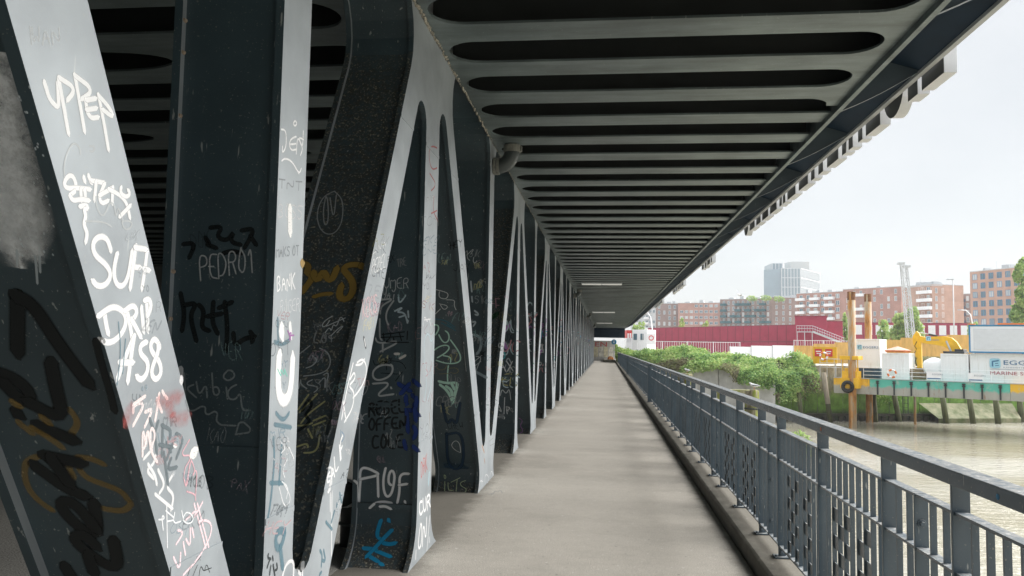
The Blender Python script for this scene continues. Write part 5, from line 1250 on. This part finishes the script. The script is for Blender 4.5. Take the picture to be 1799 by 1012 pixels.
spray((.85,.66,.70),0.0108,'pale pink letters VIVO',r_((145,905,180,985,185,880),(200,820,212,890),(215,800,240,850,240,740),(160,830,205,760,170,750),(250,740,260,790),(262,600,330,860),(280,600,345,850),(215,690,285,625,250,700,310,590),(290,700,330,690,365,720,350,800,280,920,200,1005)),soft=False,smooth=1)
spray(BLK,0.0042,'thin black scribble CABIN',r_((250,960,300,900),(225,1010,240,960),(255,1010,280,950),(290,1010,300,940,320,1000,330,930,350,990),(320,980,360,965)),soft=False,op=.8)
# --- first diagonal, dark underside: huge black strokes over old gold ones, a white fog at the top
spray(GLD,0.0308,'old gold sprayed loops',m_((90,445,150,480),(140,600,240,680),(310,560,370,605),(240,640,380,720,470,790),(520,510,570,560,580,620,530,680)),op=.5)
spray(GLD,0.0308,'old gold sprayed loops',n_((330,5,220,40,200,140,230,270,320,380,440,460),(660,15,760,20,870,75),(670,120,720,190,900,250,1040,310,1070,370),(870,445,1000,470,1080,450,1100,400),(580,100,620,180)),op=.5)
spray(BLK,0.0644,'huge black sprayed scrawl running down the dark side of the first diagonal',b_((62,30,62,225),(60,30,110,45,200,190,315,340),(0,300,40,310,100,350,115,395,85,410,10,330),(60,440,66,445),(180,265,200,370,225,450,190,450,100,400),(135,485,260,535),(160,590,285,615),(125,625,240,710,300,730),(180,600,250,690),(330,760,345,860,330,870,290,850,215,780,205,745,260,745,340,850),(400,890,420,985,380,980,270,900,250,870,300,860,340,910),(230,980,250,1012),(310,940,330,1000)),op=.97)
for wv_, op_, st_ in ((.20,.85,((0,300,20,420,50,560,80,700,95,800),(0,480,30,640,70,760,90,840),(0,640,20,760,40,860),(-10,380,10,520,25,640,40,800))),(.10,.9,((0,420,25,560,60,680,100,800),(0,560,40,720,110,850),(0,720,40,800,60,900)))):
    spray((.88,.91,.93),wv_,'pale mottled fog of spray paint on the dark steel at the left edge',a_(*st_),2,op_)
rs = random.Random(3); dots = []
for _ in range(150): t_ = rs.random(); x_ = rs.gauss(30+90*t_,38); y_ = 330+560*t_+rs.gauss(0,40); dots.append((x_,y_,x_+1.5,y_+rs.uniform(1.5,5)))
spray((.66,.73,.77),.006,'fine overspray specks around the pale fog',a_(*dots),False,.8,0)
spray((.66,.74,.78),0.0101,'pale drips below the spray fog',a_((118,840,128,930,132,995),(138,860,142,955),(60,880,62,930)),op=.6)
spray(BLK,.032,'long black drip on the edge of the first diagonal',m_((712,0,770,220,820,380,850,510)),True,.97)
# --- first post
spray(BLK,0.0240,'black tag on the first post',a_((645,858,690,852,665,905),(735,855,722,835),(730,860,760,872),(740,800,790,795,755,830,800,850,830,800,805,850,845,860),(850,810,900,800,860,870),(880,830,900,860),(785,890,815,880,850,890)),soft=False)
write(LG,.008,'PEDRO1',(352,492),(442,478),(350,450),op=.6,jit=.07,label='thin grey tag reading PEDRO1')
spray(BLK,0.0256,'black sprayed tag with an arrow',b_((635,20,650,90,640,150),(650,60,700,50,665,90,690,185),(700,60,720,80,705,140,735,150),(750,50,745,120,765,160),(730,100,780,90),(790,50,800,130,795,220),(770,70,815,50),(820,160,825,210,850,180,895,170),(880,155,895,172,885,190)),soft=False,op=.95)
spray((.22,.25,.26),0.0096,'thin grey tag reading KUBIA',b_((648,300,652,380),(680,340,650,350,690,385),(690,330,700,385,725,330,728,385),(745,300,750,385,775,370,765,345,750,350),(800,290,780,310,800,330,830,310,815,288,800,290),(795,350,800,390),(830,340,800,355,800,390,830,395,845,360,850,430,870,430)),soft=False)
spray((.22,.25,.26),0.0096,'thin grey zigzag arrow',r_((215,15,235,85,330,30,325,105,400,60,385,150,500,155),(500,205,525,115,605,190,500,205)),soft=False,smooth=1)
spray(WHT,0.0112,'white tag reading JENS with an arrow',c_((188,455,205,455,205,520,190,540,192,515),(240,480,215,490,218,530,240,525),(218,508,238,505),(240,540,245,470,262,530,265,460),(265,490,245,480,265,520,255,545),(235,425,228,435,236,445,244,433,236,424),(190,565,200,555,225,565,250,610),(238,590,252,612,258,592)),soft=False)
write((.35,.38,.40),.008,'TNT',(489,330),(530,335),(490,315),op=.6); write((.80,.81,.83),.009,'BOSS',(489,382),(531,385),(489,358),op=.6,jit=.05); write((.24,.27,.29),.007,'MAKS OT',(485,452),(525,448),(485,435),op=.8,jit=.04,label='small dark tag reading MAKS OT')
write(WHT,.011,'BANK2',(487,512),(527,506),(486,484),jit=.06,label='white tag reading BANK2'); write((.78,.8,.82),.006,'ROGER',(492,550),(526,546),(492,528),op=.7,jit=.08)
spray((.86,.86,.85),0.0600,'white paper sticker on the first post',c_((218,735,219,815)),soft=False,smooth=0)
spray(WHT,0.0800,'fat white sprayed face with two eyes and a long mouth',d_((188,145,190,165),(180,240,175,330,182,395,205,405,222,360,228,245)),op=.97)
spray(WHT,0.0440,'white sprayed eye',d_((218,130,222,170)),op=.9)
spray((.33,.12,.36),0.0096,'small purple scribble',d_((210,150,225,180,212,185,228,150,208,168,232,166)),soft=False); spray((.18,.55,.45),0.0080,'small green scribble',d_((175,285,190,320,182,275,202,315,195,275,208,310)),soft=False)
spray(TEAL,0.0280,'faded teal sprayed strokes',d_((165,190,190,200,215,185),(175,110,178,190),(170,440,195,470,215,440),(165,480,222,490),(160,530,165,600,150,760,140,810),(150,685,195,685),(190,540,180,690)),op=.55)
spray((.76,.78,.80),0.0088,'thin white letters running down the first post',d_((185,540,205,560,188,580),(210,600,190,640,200,665),(190,680,215,700,205,740),(180,700,200,780,225,740,198,690),(215,560,232,600)),soft=False,op=.85)
spray(TEAL,0.0480,'blurred teal loop',T(400,800,4.775,(470,640,430,620,395,680,400,760,430,800,460,740,480,640),(440,780,460,940)),op=.6)
spray((.02,.03,.035),0.0144,'black characters near the foot',T(400,800,4.775,(340,830,330,860,360,870),(350,880,330,940),(375,850,380,880),(360,930,350,1000),(380,920,395,1010),(410,910,420,960,400,960)),soft=False)
spray(WHT,0.0240,'white sprayed outline at the foot',T(400,800,4.775,(460,1010,480,930,520,880,555,890,550,1012),(580,960,610,1000),(630,900,625,1012)),op=.75)
# --- second diagonal
spray(LG,0.0096,'thin white ring with two letters',c_((375,672,405,700,405,770,385,815,350,828,320,800,312,745,335,690,375,672),(345,690,335,740,340,800,355,780,352,700,345,690),(360,695,372,780,382,685)),op=.55,soft=False)
spray(GLD,0.0600,'gold bubble tag reading BNS',i_((245,160,300,165,305,210,250,250,340,240,330,290,245,400),(340,240,385,355,420,165,475,355,540,200),(720,170,640,165,570,195,640,260,680,330,680,400,640,465,580,470,550,430,580,340),(745,180,748,190),(740,285,748,290)),op=.95)
spray(GLD,0.0400,'gold underline',i_((350,440,400,420,490,415)),op=.9)
spray(LG,0.0072,'thin white tag AAA',i_((500,605,440,640,405,690,440,700,480,640),(440,745,480,690,490,745,510,660,535,710,570,590,600,650),(490,770,560,700,605,680,540,745),(450,690,610,620)),soft=False)
spray(GRY,0.0088,'thin grey round tag',j_((400,100,480,35),(500,115,548,150,500,200,450,215),(560,55,620,80,650,140,640,220,560,265,430,280),(390,380,410,285,400,345,455,380),(500,310,455,330,460,355,540,360,545,390,515,410),(550,340,610,270,600,370),(590,270,640,240,605,370)),soft=False,op=.9)
spray(YEL,0.0128,'yellowish strokes fanning out',j_((385,550,470,430),(400,570,540,425),(410,660,460,590,600,485),(510,640,605,600),(505,680,605,640),(380,680,440,680,500,660),(465,710,500,780),(380,850,460,820,465,855),(435,900,500,900,545,870,560,760)),soft=False,op=.85)
spray(BLK,0.0240,'black scribble under the yellow strokes',j_((420,560,470,460,500,500,480,550,430,600,500,640,390,720)),op=.7)
write(WHT,.009,'HIVA',(655,452),(678,432),(655,440),op=.8); write(WHT,.010,'REBEL',(651,482),(676,470),(655,456),op=.85,jit=.04)
write((.80,.55,.58),.014,'KEKIS',(637,560),(662,548),(637,528),op=.75,jit=.04,label='pale red tag reading KEKIS'); write((.72,.68,.48),.010,'FABI',(638,582),(655,575),(640,562),op=.7,jit=.05)
spray((.03,.035,.04),0.0280,'dark rectangle with white drawing',d_((478,175,485,208)),soft=False,op=.85); spray(WHT,0.0144,'white drawing in the dark rectangle',d_((480,180,484,204)),soft=False)
spray(WHT,0.0208,'big white looping tag',d_((480,250,470,270,450,270),(455,262,475,245,490,280,480,330,455,370,440,385),(440,265,415,370,400,460),(430,320,445,290,450,320,420,345,445,360,440,420,410,470),(405,400,415,465)),op=.92)
spray((.30,.45,.60),0.0112,'small blue tag',d_((395,500,400,540),(400,505,412,520,402,538)),op=.5)
write(WHT,.017,'SALIF',(576,868),(604,792),(574,840),jit=.04,op=.95,label='white tag reading SALIF climbing the second diagonal')
spray(WHT,0.0176,'white drip letters',p_((75,110,110,90,105,180,80,290),(75,180,110,170),(95,280,95,470),(110,300,105,840)),op=.8)
spray(TEAL,0.0256,'teal sprayed letters near the foot',p_((130,470,105,560),(60,560,110,620),(10,800,30,830,20,930),(40,800,60,900,30,880),(20,980,5,1000),(175,320,190,390),(150,410,150,440)),op=.6)
# --- second post, dark web
write(LG,.007,'UMER',(675,507),(718,507),(675,488),op=.7,jit=.04)
spray(GRY,0.0192,'light grey sprayed letters running up the second post',f_((270,490,425,470,270,550,270,625),(400,500,330,600,325,680,350,735),(265,680,265,870,285,885),(225,870,240,925,500,885,270,1000),(295,925,295,1000)),op=.8)
spray(GRY,0.0208,'light grey sprayed letters NO',g_((350,215,270,200,190,240,170,300,200,345,270,340,340,300,360,240,340,205),(180,375,360,360,180,495,360,468),(338,410,342,416)),op=.85)
spray((.45,.55,.60),0.0160,'pale sprayed letters VEA',f_((450,440,455,540,520,445),(415,600,520,545,415,620,510,600,540,715),(460,660,520,640),(545,600,550,660),(540,690,545,700)),soft=False)
spray(BLK,0.0112,'black block letters on the second post',f_((290,830,510,805),(280,860,500,850),(330,905,550,910),(300,820,310,890),(370,815,380,850,330,900),(460,815,480,890),(540,800,535,880),(400,860,410,910)),soft=False)
write(BLK,.02,'REBEL',(649,731),(712,724),(648,708),soft=True,jit=.05,label='black letters REBEL'); write(BLK,.02,'OFFEN',(648,756),(713,752),(648,736),soft=True,jit=.05,label='black letters OFFEN'); write(BLK,.02,'COLE',(654,788),(708,786),(654,765),soft=True,jit=.05,label='black letters COLE')
spray(BLK,0.0096,'thin black scribbles',g_((180,170,200,230,290,150,300,250),(240,120,235,200),(330,170,440,180,470,240),(250,280,400,290),(380,350,440,270)),op=.7)
spray((.62,.60,.58),0.0240,'torn white and brown sticker',g_((375,110,410,110),(420,150,465,125)),soft=False,smooth=0)
spray(BLU,0.0480,'deep blue sprayed letters down the edge of the second post',g_((410,380,510,440),(430,460,500,380),(470,490,490,800),(480,560,520,620),(455,890,470,950),(540,350,590,390),(545,560,560,700),(530,480,580,520,540,620,590,660),(540,760,580,800,540,860),(530,930,580,970)),op=.9)
spray(WHT,0.0272,'big white sprayed tag ending in F',p_((300,215,325,215,330,395),(352,195,345,260,338,395),(345,185,350,110,395,100,500,150,515,165,350,200),(495,175,500,345),(560,110,540,200,545,300,570,355,610,330,630,240,640,160,610,110,585,170,585,240,610,250),(660,395,680,300,675,150,755,155),(675,250,740,240),(722,388,726,396)),op=.97)
spray(WHT,0.0272,'white sprayed curves under the big tag',p_((430,440,470,400,540,385,610,400),(515,430,560,425,605,450)),op=.95)
spray(CYN,0.0440,'bright blue sprayed figure on the curved foot of the second post',p_((520,550,490,640,490,700,540,700),(610,630,540,700,470,780,400,850),(540,735,600,750,645,735),(380,780,440,785,480,790),(480,800,600,850),(430,850,480,880,535,920),(585,545,588,550)),op=.97)
# --- second post, outer face
spray(RED_,0.0176,'faint red letters down the second post',c_((735,520,715,510,705,540,715,600,735,590),(710,610,735,650,715,670),(725,690,720,740,740,780),(715,750,735,740)),op=.55)
spray(BLK,0.0080,'short dark mark',e_((50,330,52,395)),soft=False)
spray((.70,.66,.50),0.0096,'pale yellow scribbles',e_((30,640,60,540,80,600,60,620),(90,700,110,660,115,720),(40,600,100,560)),op=.6,soft=False); spray(WHT,0.0128,'white scribble',e_((20,860,30,740,60,840,70,760,95,860),(30,800,90,790)),op=.8)
spray((.55,.68,.74),0.0280,'pale blue sprayed heart shapes down the second post',d_((690,250,690,180,705,150,715,200,722,160),(690,250,700,330,690,400),(722,180,718,330,700,400)),op=.7); spray((.42,.18,.20),0.0080,'small red doodle',d_((695,285,708,300,696,310)),soft=False)
spray((.70,.60,.50),0.0240,'pale orange patch',g_((690,520,690,600),(680,640,690,900)),op=.35)
write(RED_,.012,'DRK',(740,840),(751,825),(739,812),op=.9,jit=.05,label='red tag near the foot of the second post'); spray((.50,.72,.80),0.0480,'pale blue blob',p_((925,150,920,240)),op=.7)
write(WHT,.032,'CUR',(737,906),(756,890),(736,883),soft=True,op=.95,label='white letters CUR at the foot of the second post'); write(WHT,.032,'ON',(734,968),(748,952),(736,924),soft=True,op=.95,label='white letters ON at the foot of the second post'); spray(WHT,0.0240,'white slash',p_((930,510,905,810),(925,690,926,730),(815,800,812,870)),op=.9)
# --- third dark web behind the second post
spray(LG,0.0080,'thin white tag in a loop',e_((150,500,230,520,275,540,250,600,170,580,180,520),(250,600,340,600,320,650,345,700),(180,640,280,660,225,710,190,650),(140,740,190,690)),soft=False); spray((.05,.16,.22),0.0240,'dark blue scribble',e_((140,790,240,800,330,870),(200,830,300,880),(260,840,340,905)),op=.8)
spray(MINT,0.0208,'mint green sprayed tag with a big curl',h_((130,60,170,60,175,110,140,160),(175,160,210,230,250,240,280,200,270,140,240,120),(130,310,180,270,260,255,285,290,240,340,160,385),(290,210,350,290,390,360,390,420,330,445,230,440,150,410),(220,365,295,375,290,430),(268,465,258,560,262,620)),op=.95)
spray(MINT,0.0480,'solid mint green arrow head',h_((180,620,260,640,365,625,350,680,310,830),(190,655,240,690,290,760,310,820),(250,670,300,700,310,780),(300,640,330,700)),op=.95)
spray((.22,.20,.10),0.0088,'dull yellow scribble',h_((150,480,180,510,240,500,250,460),(270,490,350,480,375,520,340,545,290,530),(180,545,280,540)),soft=False)
spray((.008,.035,.075),0.0480,'dark blue sprayed letters WO',q_((190,50,210,150,240,250,275,150,310,260,345,40),(225,310,235,620,380,630,370,290,225,320)),op=.85); spray((.008,.06,.12),0.1280,'dark blue spray haze',q_((240,600,380,620)),op=.5)
spray(LG,0.0080,'small white outlined heart',q_((345,480,300,460,265,420,280,390,310,370,345,400,350,480)),soft=False)
spray((.50,.58,.36),0.0104,'pale green tag reading ILTS',q_((210,740,208,835),(205,680,222,690,215,720,202,700,205,680),(238,750,240,825,285,815),(265,745,345,705),(320,720,310,825),(395,730,345,745,350,780,405,800,395,835,360,840)),soft=False)
write(LG,.010,'L MUTT',(822,572),(812,566),(830,562),op=.5); spray(LG,0.0080,'white dribbled line',h_((420,230,425,330,435,430,445,520)),soft=False,op=.7)
# --- behind the third diagonal and beyond
spray(LG,0.0096,'thin white scratchy tag',e_((440,130,460,100,450,190,480,210),(450,160,530,80,490,150),(520,180,510,220,530,245,550,215)),soft=False,op=.8)
spray((.60,.68,.72),0.0280,'pale sprayed dashes',e_((490,420,500,520),(500,570,505,620),(530,710,570,740,560,760,535,745),(510,820,550,810,515,860)),op=.8)
spray((.42,.52,.56),0.0480,'pale blue grey question mark',h_((520,160,570,170,600,220,580,320,550,345),(550,530,640,580)),op=.75); spray(LG,0.0096,'white hatched tag',h_((540,370,600,380,570,440,545,510),(530,420,600,360),(540,460,590,420)),soft=False)
spray((.55,.30,.36),0.0160,'pink letters EF',e_((735,585,740,680),(735,590,775,590),(740,655,770,655),(700,635,720,640)),soft=False)
spray((.02,.10,.03),0.0960,'dark green spray patch',e_((700,780,750,740)),op=.7)
spray((.55,.62,.66),0.0240,'pale sprayed letters VA',h_((835,230,860,325,895,250),(840,420,860,375,890,440)),op=.8); spray(LG,0.0160,'white tag with a high loop',h_((840,630,880,590,885,640),(780,760,800,680,840,760,870,670,885,800),(825,780,818,940),(770,860,800,930,770,900),(840,870,850,940),(850,870,885,880,850,910),(760,970,830,965,820,990)),soft=False)
spray((.70,.42,.26),0.0400,'faded orange spray on the foot of the third post',q_((540,420,560,480),(560,540,565,570)),op=.5); spray((.80,.81,.83),0.0160,'white rounded letters at the foot of the third post',q_((510,830,520,720,545,740),(560,740,570,660,605,700,590,750),(610,690,625,630,640,690)),op=.8)
spray((.35,.37,.38),0.0080,'grey letters down the third post foot',q_((610,330,640,300),(605,380,640,350),(610,420,650,400)),soft=False,op=.7)
spray((.30,.12,.34),0.0144,'purple letter B',q_((870,175,910,200,870,240,915,290,870,315)),soft=False); spray((.02,.30,.50),0.0240,'blue sprayed star',q_((1035,130,1075,80),(1040,80,1070,150),(1030,110,1080,115)),op=.8); spray((.05,.35,.40),0.0240,'teal sprayed curl',q_((1130,60,1125,20,1150,10),(1135,95,1150,70)),op=.8)
spray((.62,.61,.58),0.0160,'white tag sprayed on the walkway near the third post foot',q_((600,855,640,835,620,860),(640,850,660,810,680,845,700,805,720,840),(660,800,740,795),(690,790,720,785)),op=.6,soft=False); spray((.60,.59,.56),0.0160,'faint white tag on the walkway',q_((1015,305,1040,290,1060,310,1090,295),(1030,295,1060,285)),op=.5,soft=False)
# --- layers of small hurried tags between the big ones
TAGW = ['ONE','RX','SIK','MOB','AZ','TRE','LUX','NIX','KAO','VER','JAY','ZEN','HEY','TOM','FU','LIS','MIR','YO','EKO','PAX','OST','CREW','44','1UP','DOK']
def hurried(line, n_t, size, spread, cols_, op, wd):
    for _ in range(n_t):
        t_ = random.random(); (x0,y0),(x1,y1) = line; cx, cy = x0+(x1-x0)*t_+random.uniform(-spread,spread), y0+(y1-y0)*t_
        h__ = size*random.uniform(.6,1.5); tx = random.choice(TAGW); w__ = h__*.62*len(tx)*random.uniform(.6,1); a__ = random.uniform(-.35,.3); sl_ = random.uniform(-.2,.4)*h__
        write(random.choice(cols_), wd*random.uniform(.7,1.5), tx, (cx-w__/2,cy-a__*w__/2), (cx+w__/2,cy+a__*w__/2), (cx-w__/2+sl_,cy-a__*w__/2-h__), random.random() < .4, op*random.uniform(.6,1), random.choice((1,2)), .10, 'small hurried tag among the others')
G1 = [(.80,.81,.82),(.30,.40,.46),(.18,.21,.23),(.62,.44,.46),(.50,.54,.57)]; G2 = [LG,(.42,.46,.48),(.35,.55,.55),(.55,.42,.50),BLK,(.55,.55,.30)]
hurried(((250,640),(345,1000)),14,17,28,G1,.55,.007); hurried(((240,420),(260,600)),5,16,20,G1,.4,.006)
hurried(((500,560),(488,990)),16,16,8,G1,.6,.008); hurried(((672,420),(590,960)),16,14,7,G1,.65,.008); hurried(((754,330),(745,900)),14,13,4,G1,.6,.009)
hurried(((690,430),(680,850)),16,14,26,G2,.55,.008); hurried(((585,560),(560,830)),12,14,26,G2,.5,.008); hurried(((390,420),(385,900)),7,20,55,G2,.3,.006)
hurried(((795,420),(800,800)),14,12,20,G2,.65,.010); hurried(((840,440),(850,640)),10,10,10,G2,.7,.011); hurried(((855,500),(860,740)),8,9,3,G1,.7,.012); hurried(((885,520),(890,760)),12,9,9,G2,.75,.013)
# paper stickers
spray((.80,.80,.78),.05,'white paper scrap stuck on the first diagonal',k_((695,925,715,905)),False,.95,0); spray((.80,.80,.78),.018,'small white paper scrap on the dark grey letters',k_((540,850,555,862)),False,.95,0)
# --- scattered tags on the webs and flanges farther along
cols = [LG,(.60,.74,.80),(.10,.55,.62),(.50,.22,.56),(.75,.36,.40),(.06,.38,.11),(.04,.42,.72),YEL,WHT,WHT,LG]
words = ['VIVIS','KIP','ZA','OI','DAX','NERO','TUC','SOL','MEK','RAT','LOU','YES','B','EX','HAL','JO']
def plane_tag(host, org, ux, uz, nrm, txt, h, color, w_, soft=False):
    gl, W_ = glyphs(txt); mb = MB(); sl_ = random.uniform(-.2,.35)
    for st in gl:
        st = chaikin([(x+y_*sl_, y_) for x, y_ in st], 1); ribbon(mb, [org+ux*(x*h*.8)+uz*(y_*h) for x, y_ in st], [nrm]*len(st), w_)
    if mb.v: mb.build('graffiti_tag', gpaint(color, soft, .9), host, recalc=False)['label'] = 'small tag scrawled on the steel'
X_, Y_, Z_ = Vector((1,0,0)), Vector((0,1,0)), Vector((0,0,1))
for i, (Y, ty, hw) in enumerate(nodes):
    if Y < 10.5 or Y > 75: continue
    for _ in range(9 if Y < 30 else 5):
        tx = random.choice(words); z = random.uniform(1.0,2.4); h = random.uniform(.14,.5); yy = Y-hw+RC-.0005
        wd_ = .42/(.8*max(1,len(tx))); h = min(h, wd_*1.1)
        plane_tag(post_o[i], Vector((-1.93+random.uniform(0,.04),yy,z)), X_, Z_, -Y_, tx, h, random.choice(cols), h*.09+.006)
    if random.random() < .6:
        plane_tag(post_o[i], Vector((-1.90,Y-hw+RC-.0005,random.uniform(1.2,2.0))), X_, Z_, -Y_, random.choice('OUSVX'), .38, random.choice(cols[1:7]), .07, True)
    if Y < 40:
        for _ in range(6): plane_tag(post_o[i], Vector((XO,Y-hw+.04,random.uniform(1.0,2.3))), Y_, Z_, X_, random.choice(words)[:3], .11, random.choice([LG,(.4,.45,.48),WHT,(.5,.3,.3)]), .012)
# ------------------------------------------------------------------ the air: far houses fade a little
hz = MB().box(-700,1300,-150,1250,-30,130).build('haze', bpy.data.materials.new('haze_air')); tag(hz, kind='stuff')
m = hz.data.materials[0]; m.use_nodes = True; n = m.node_tree.nodes; n.remove(n['Principled BSDF'])
v = n.new('ShaderNodeVolumePrincipled'); v.inputs['Color'].default_value = (.9,.93,.96,1); v.inputs['Density'].default_value = .0003
m.node_tree.links.new(v.outputs[0], n['Material Output'].inputs['Volume'])
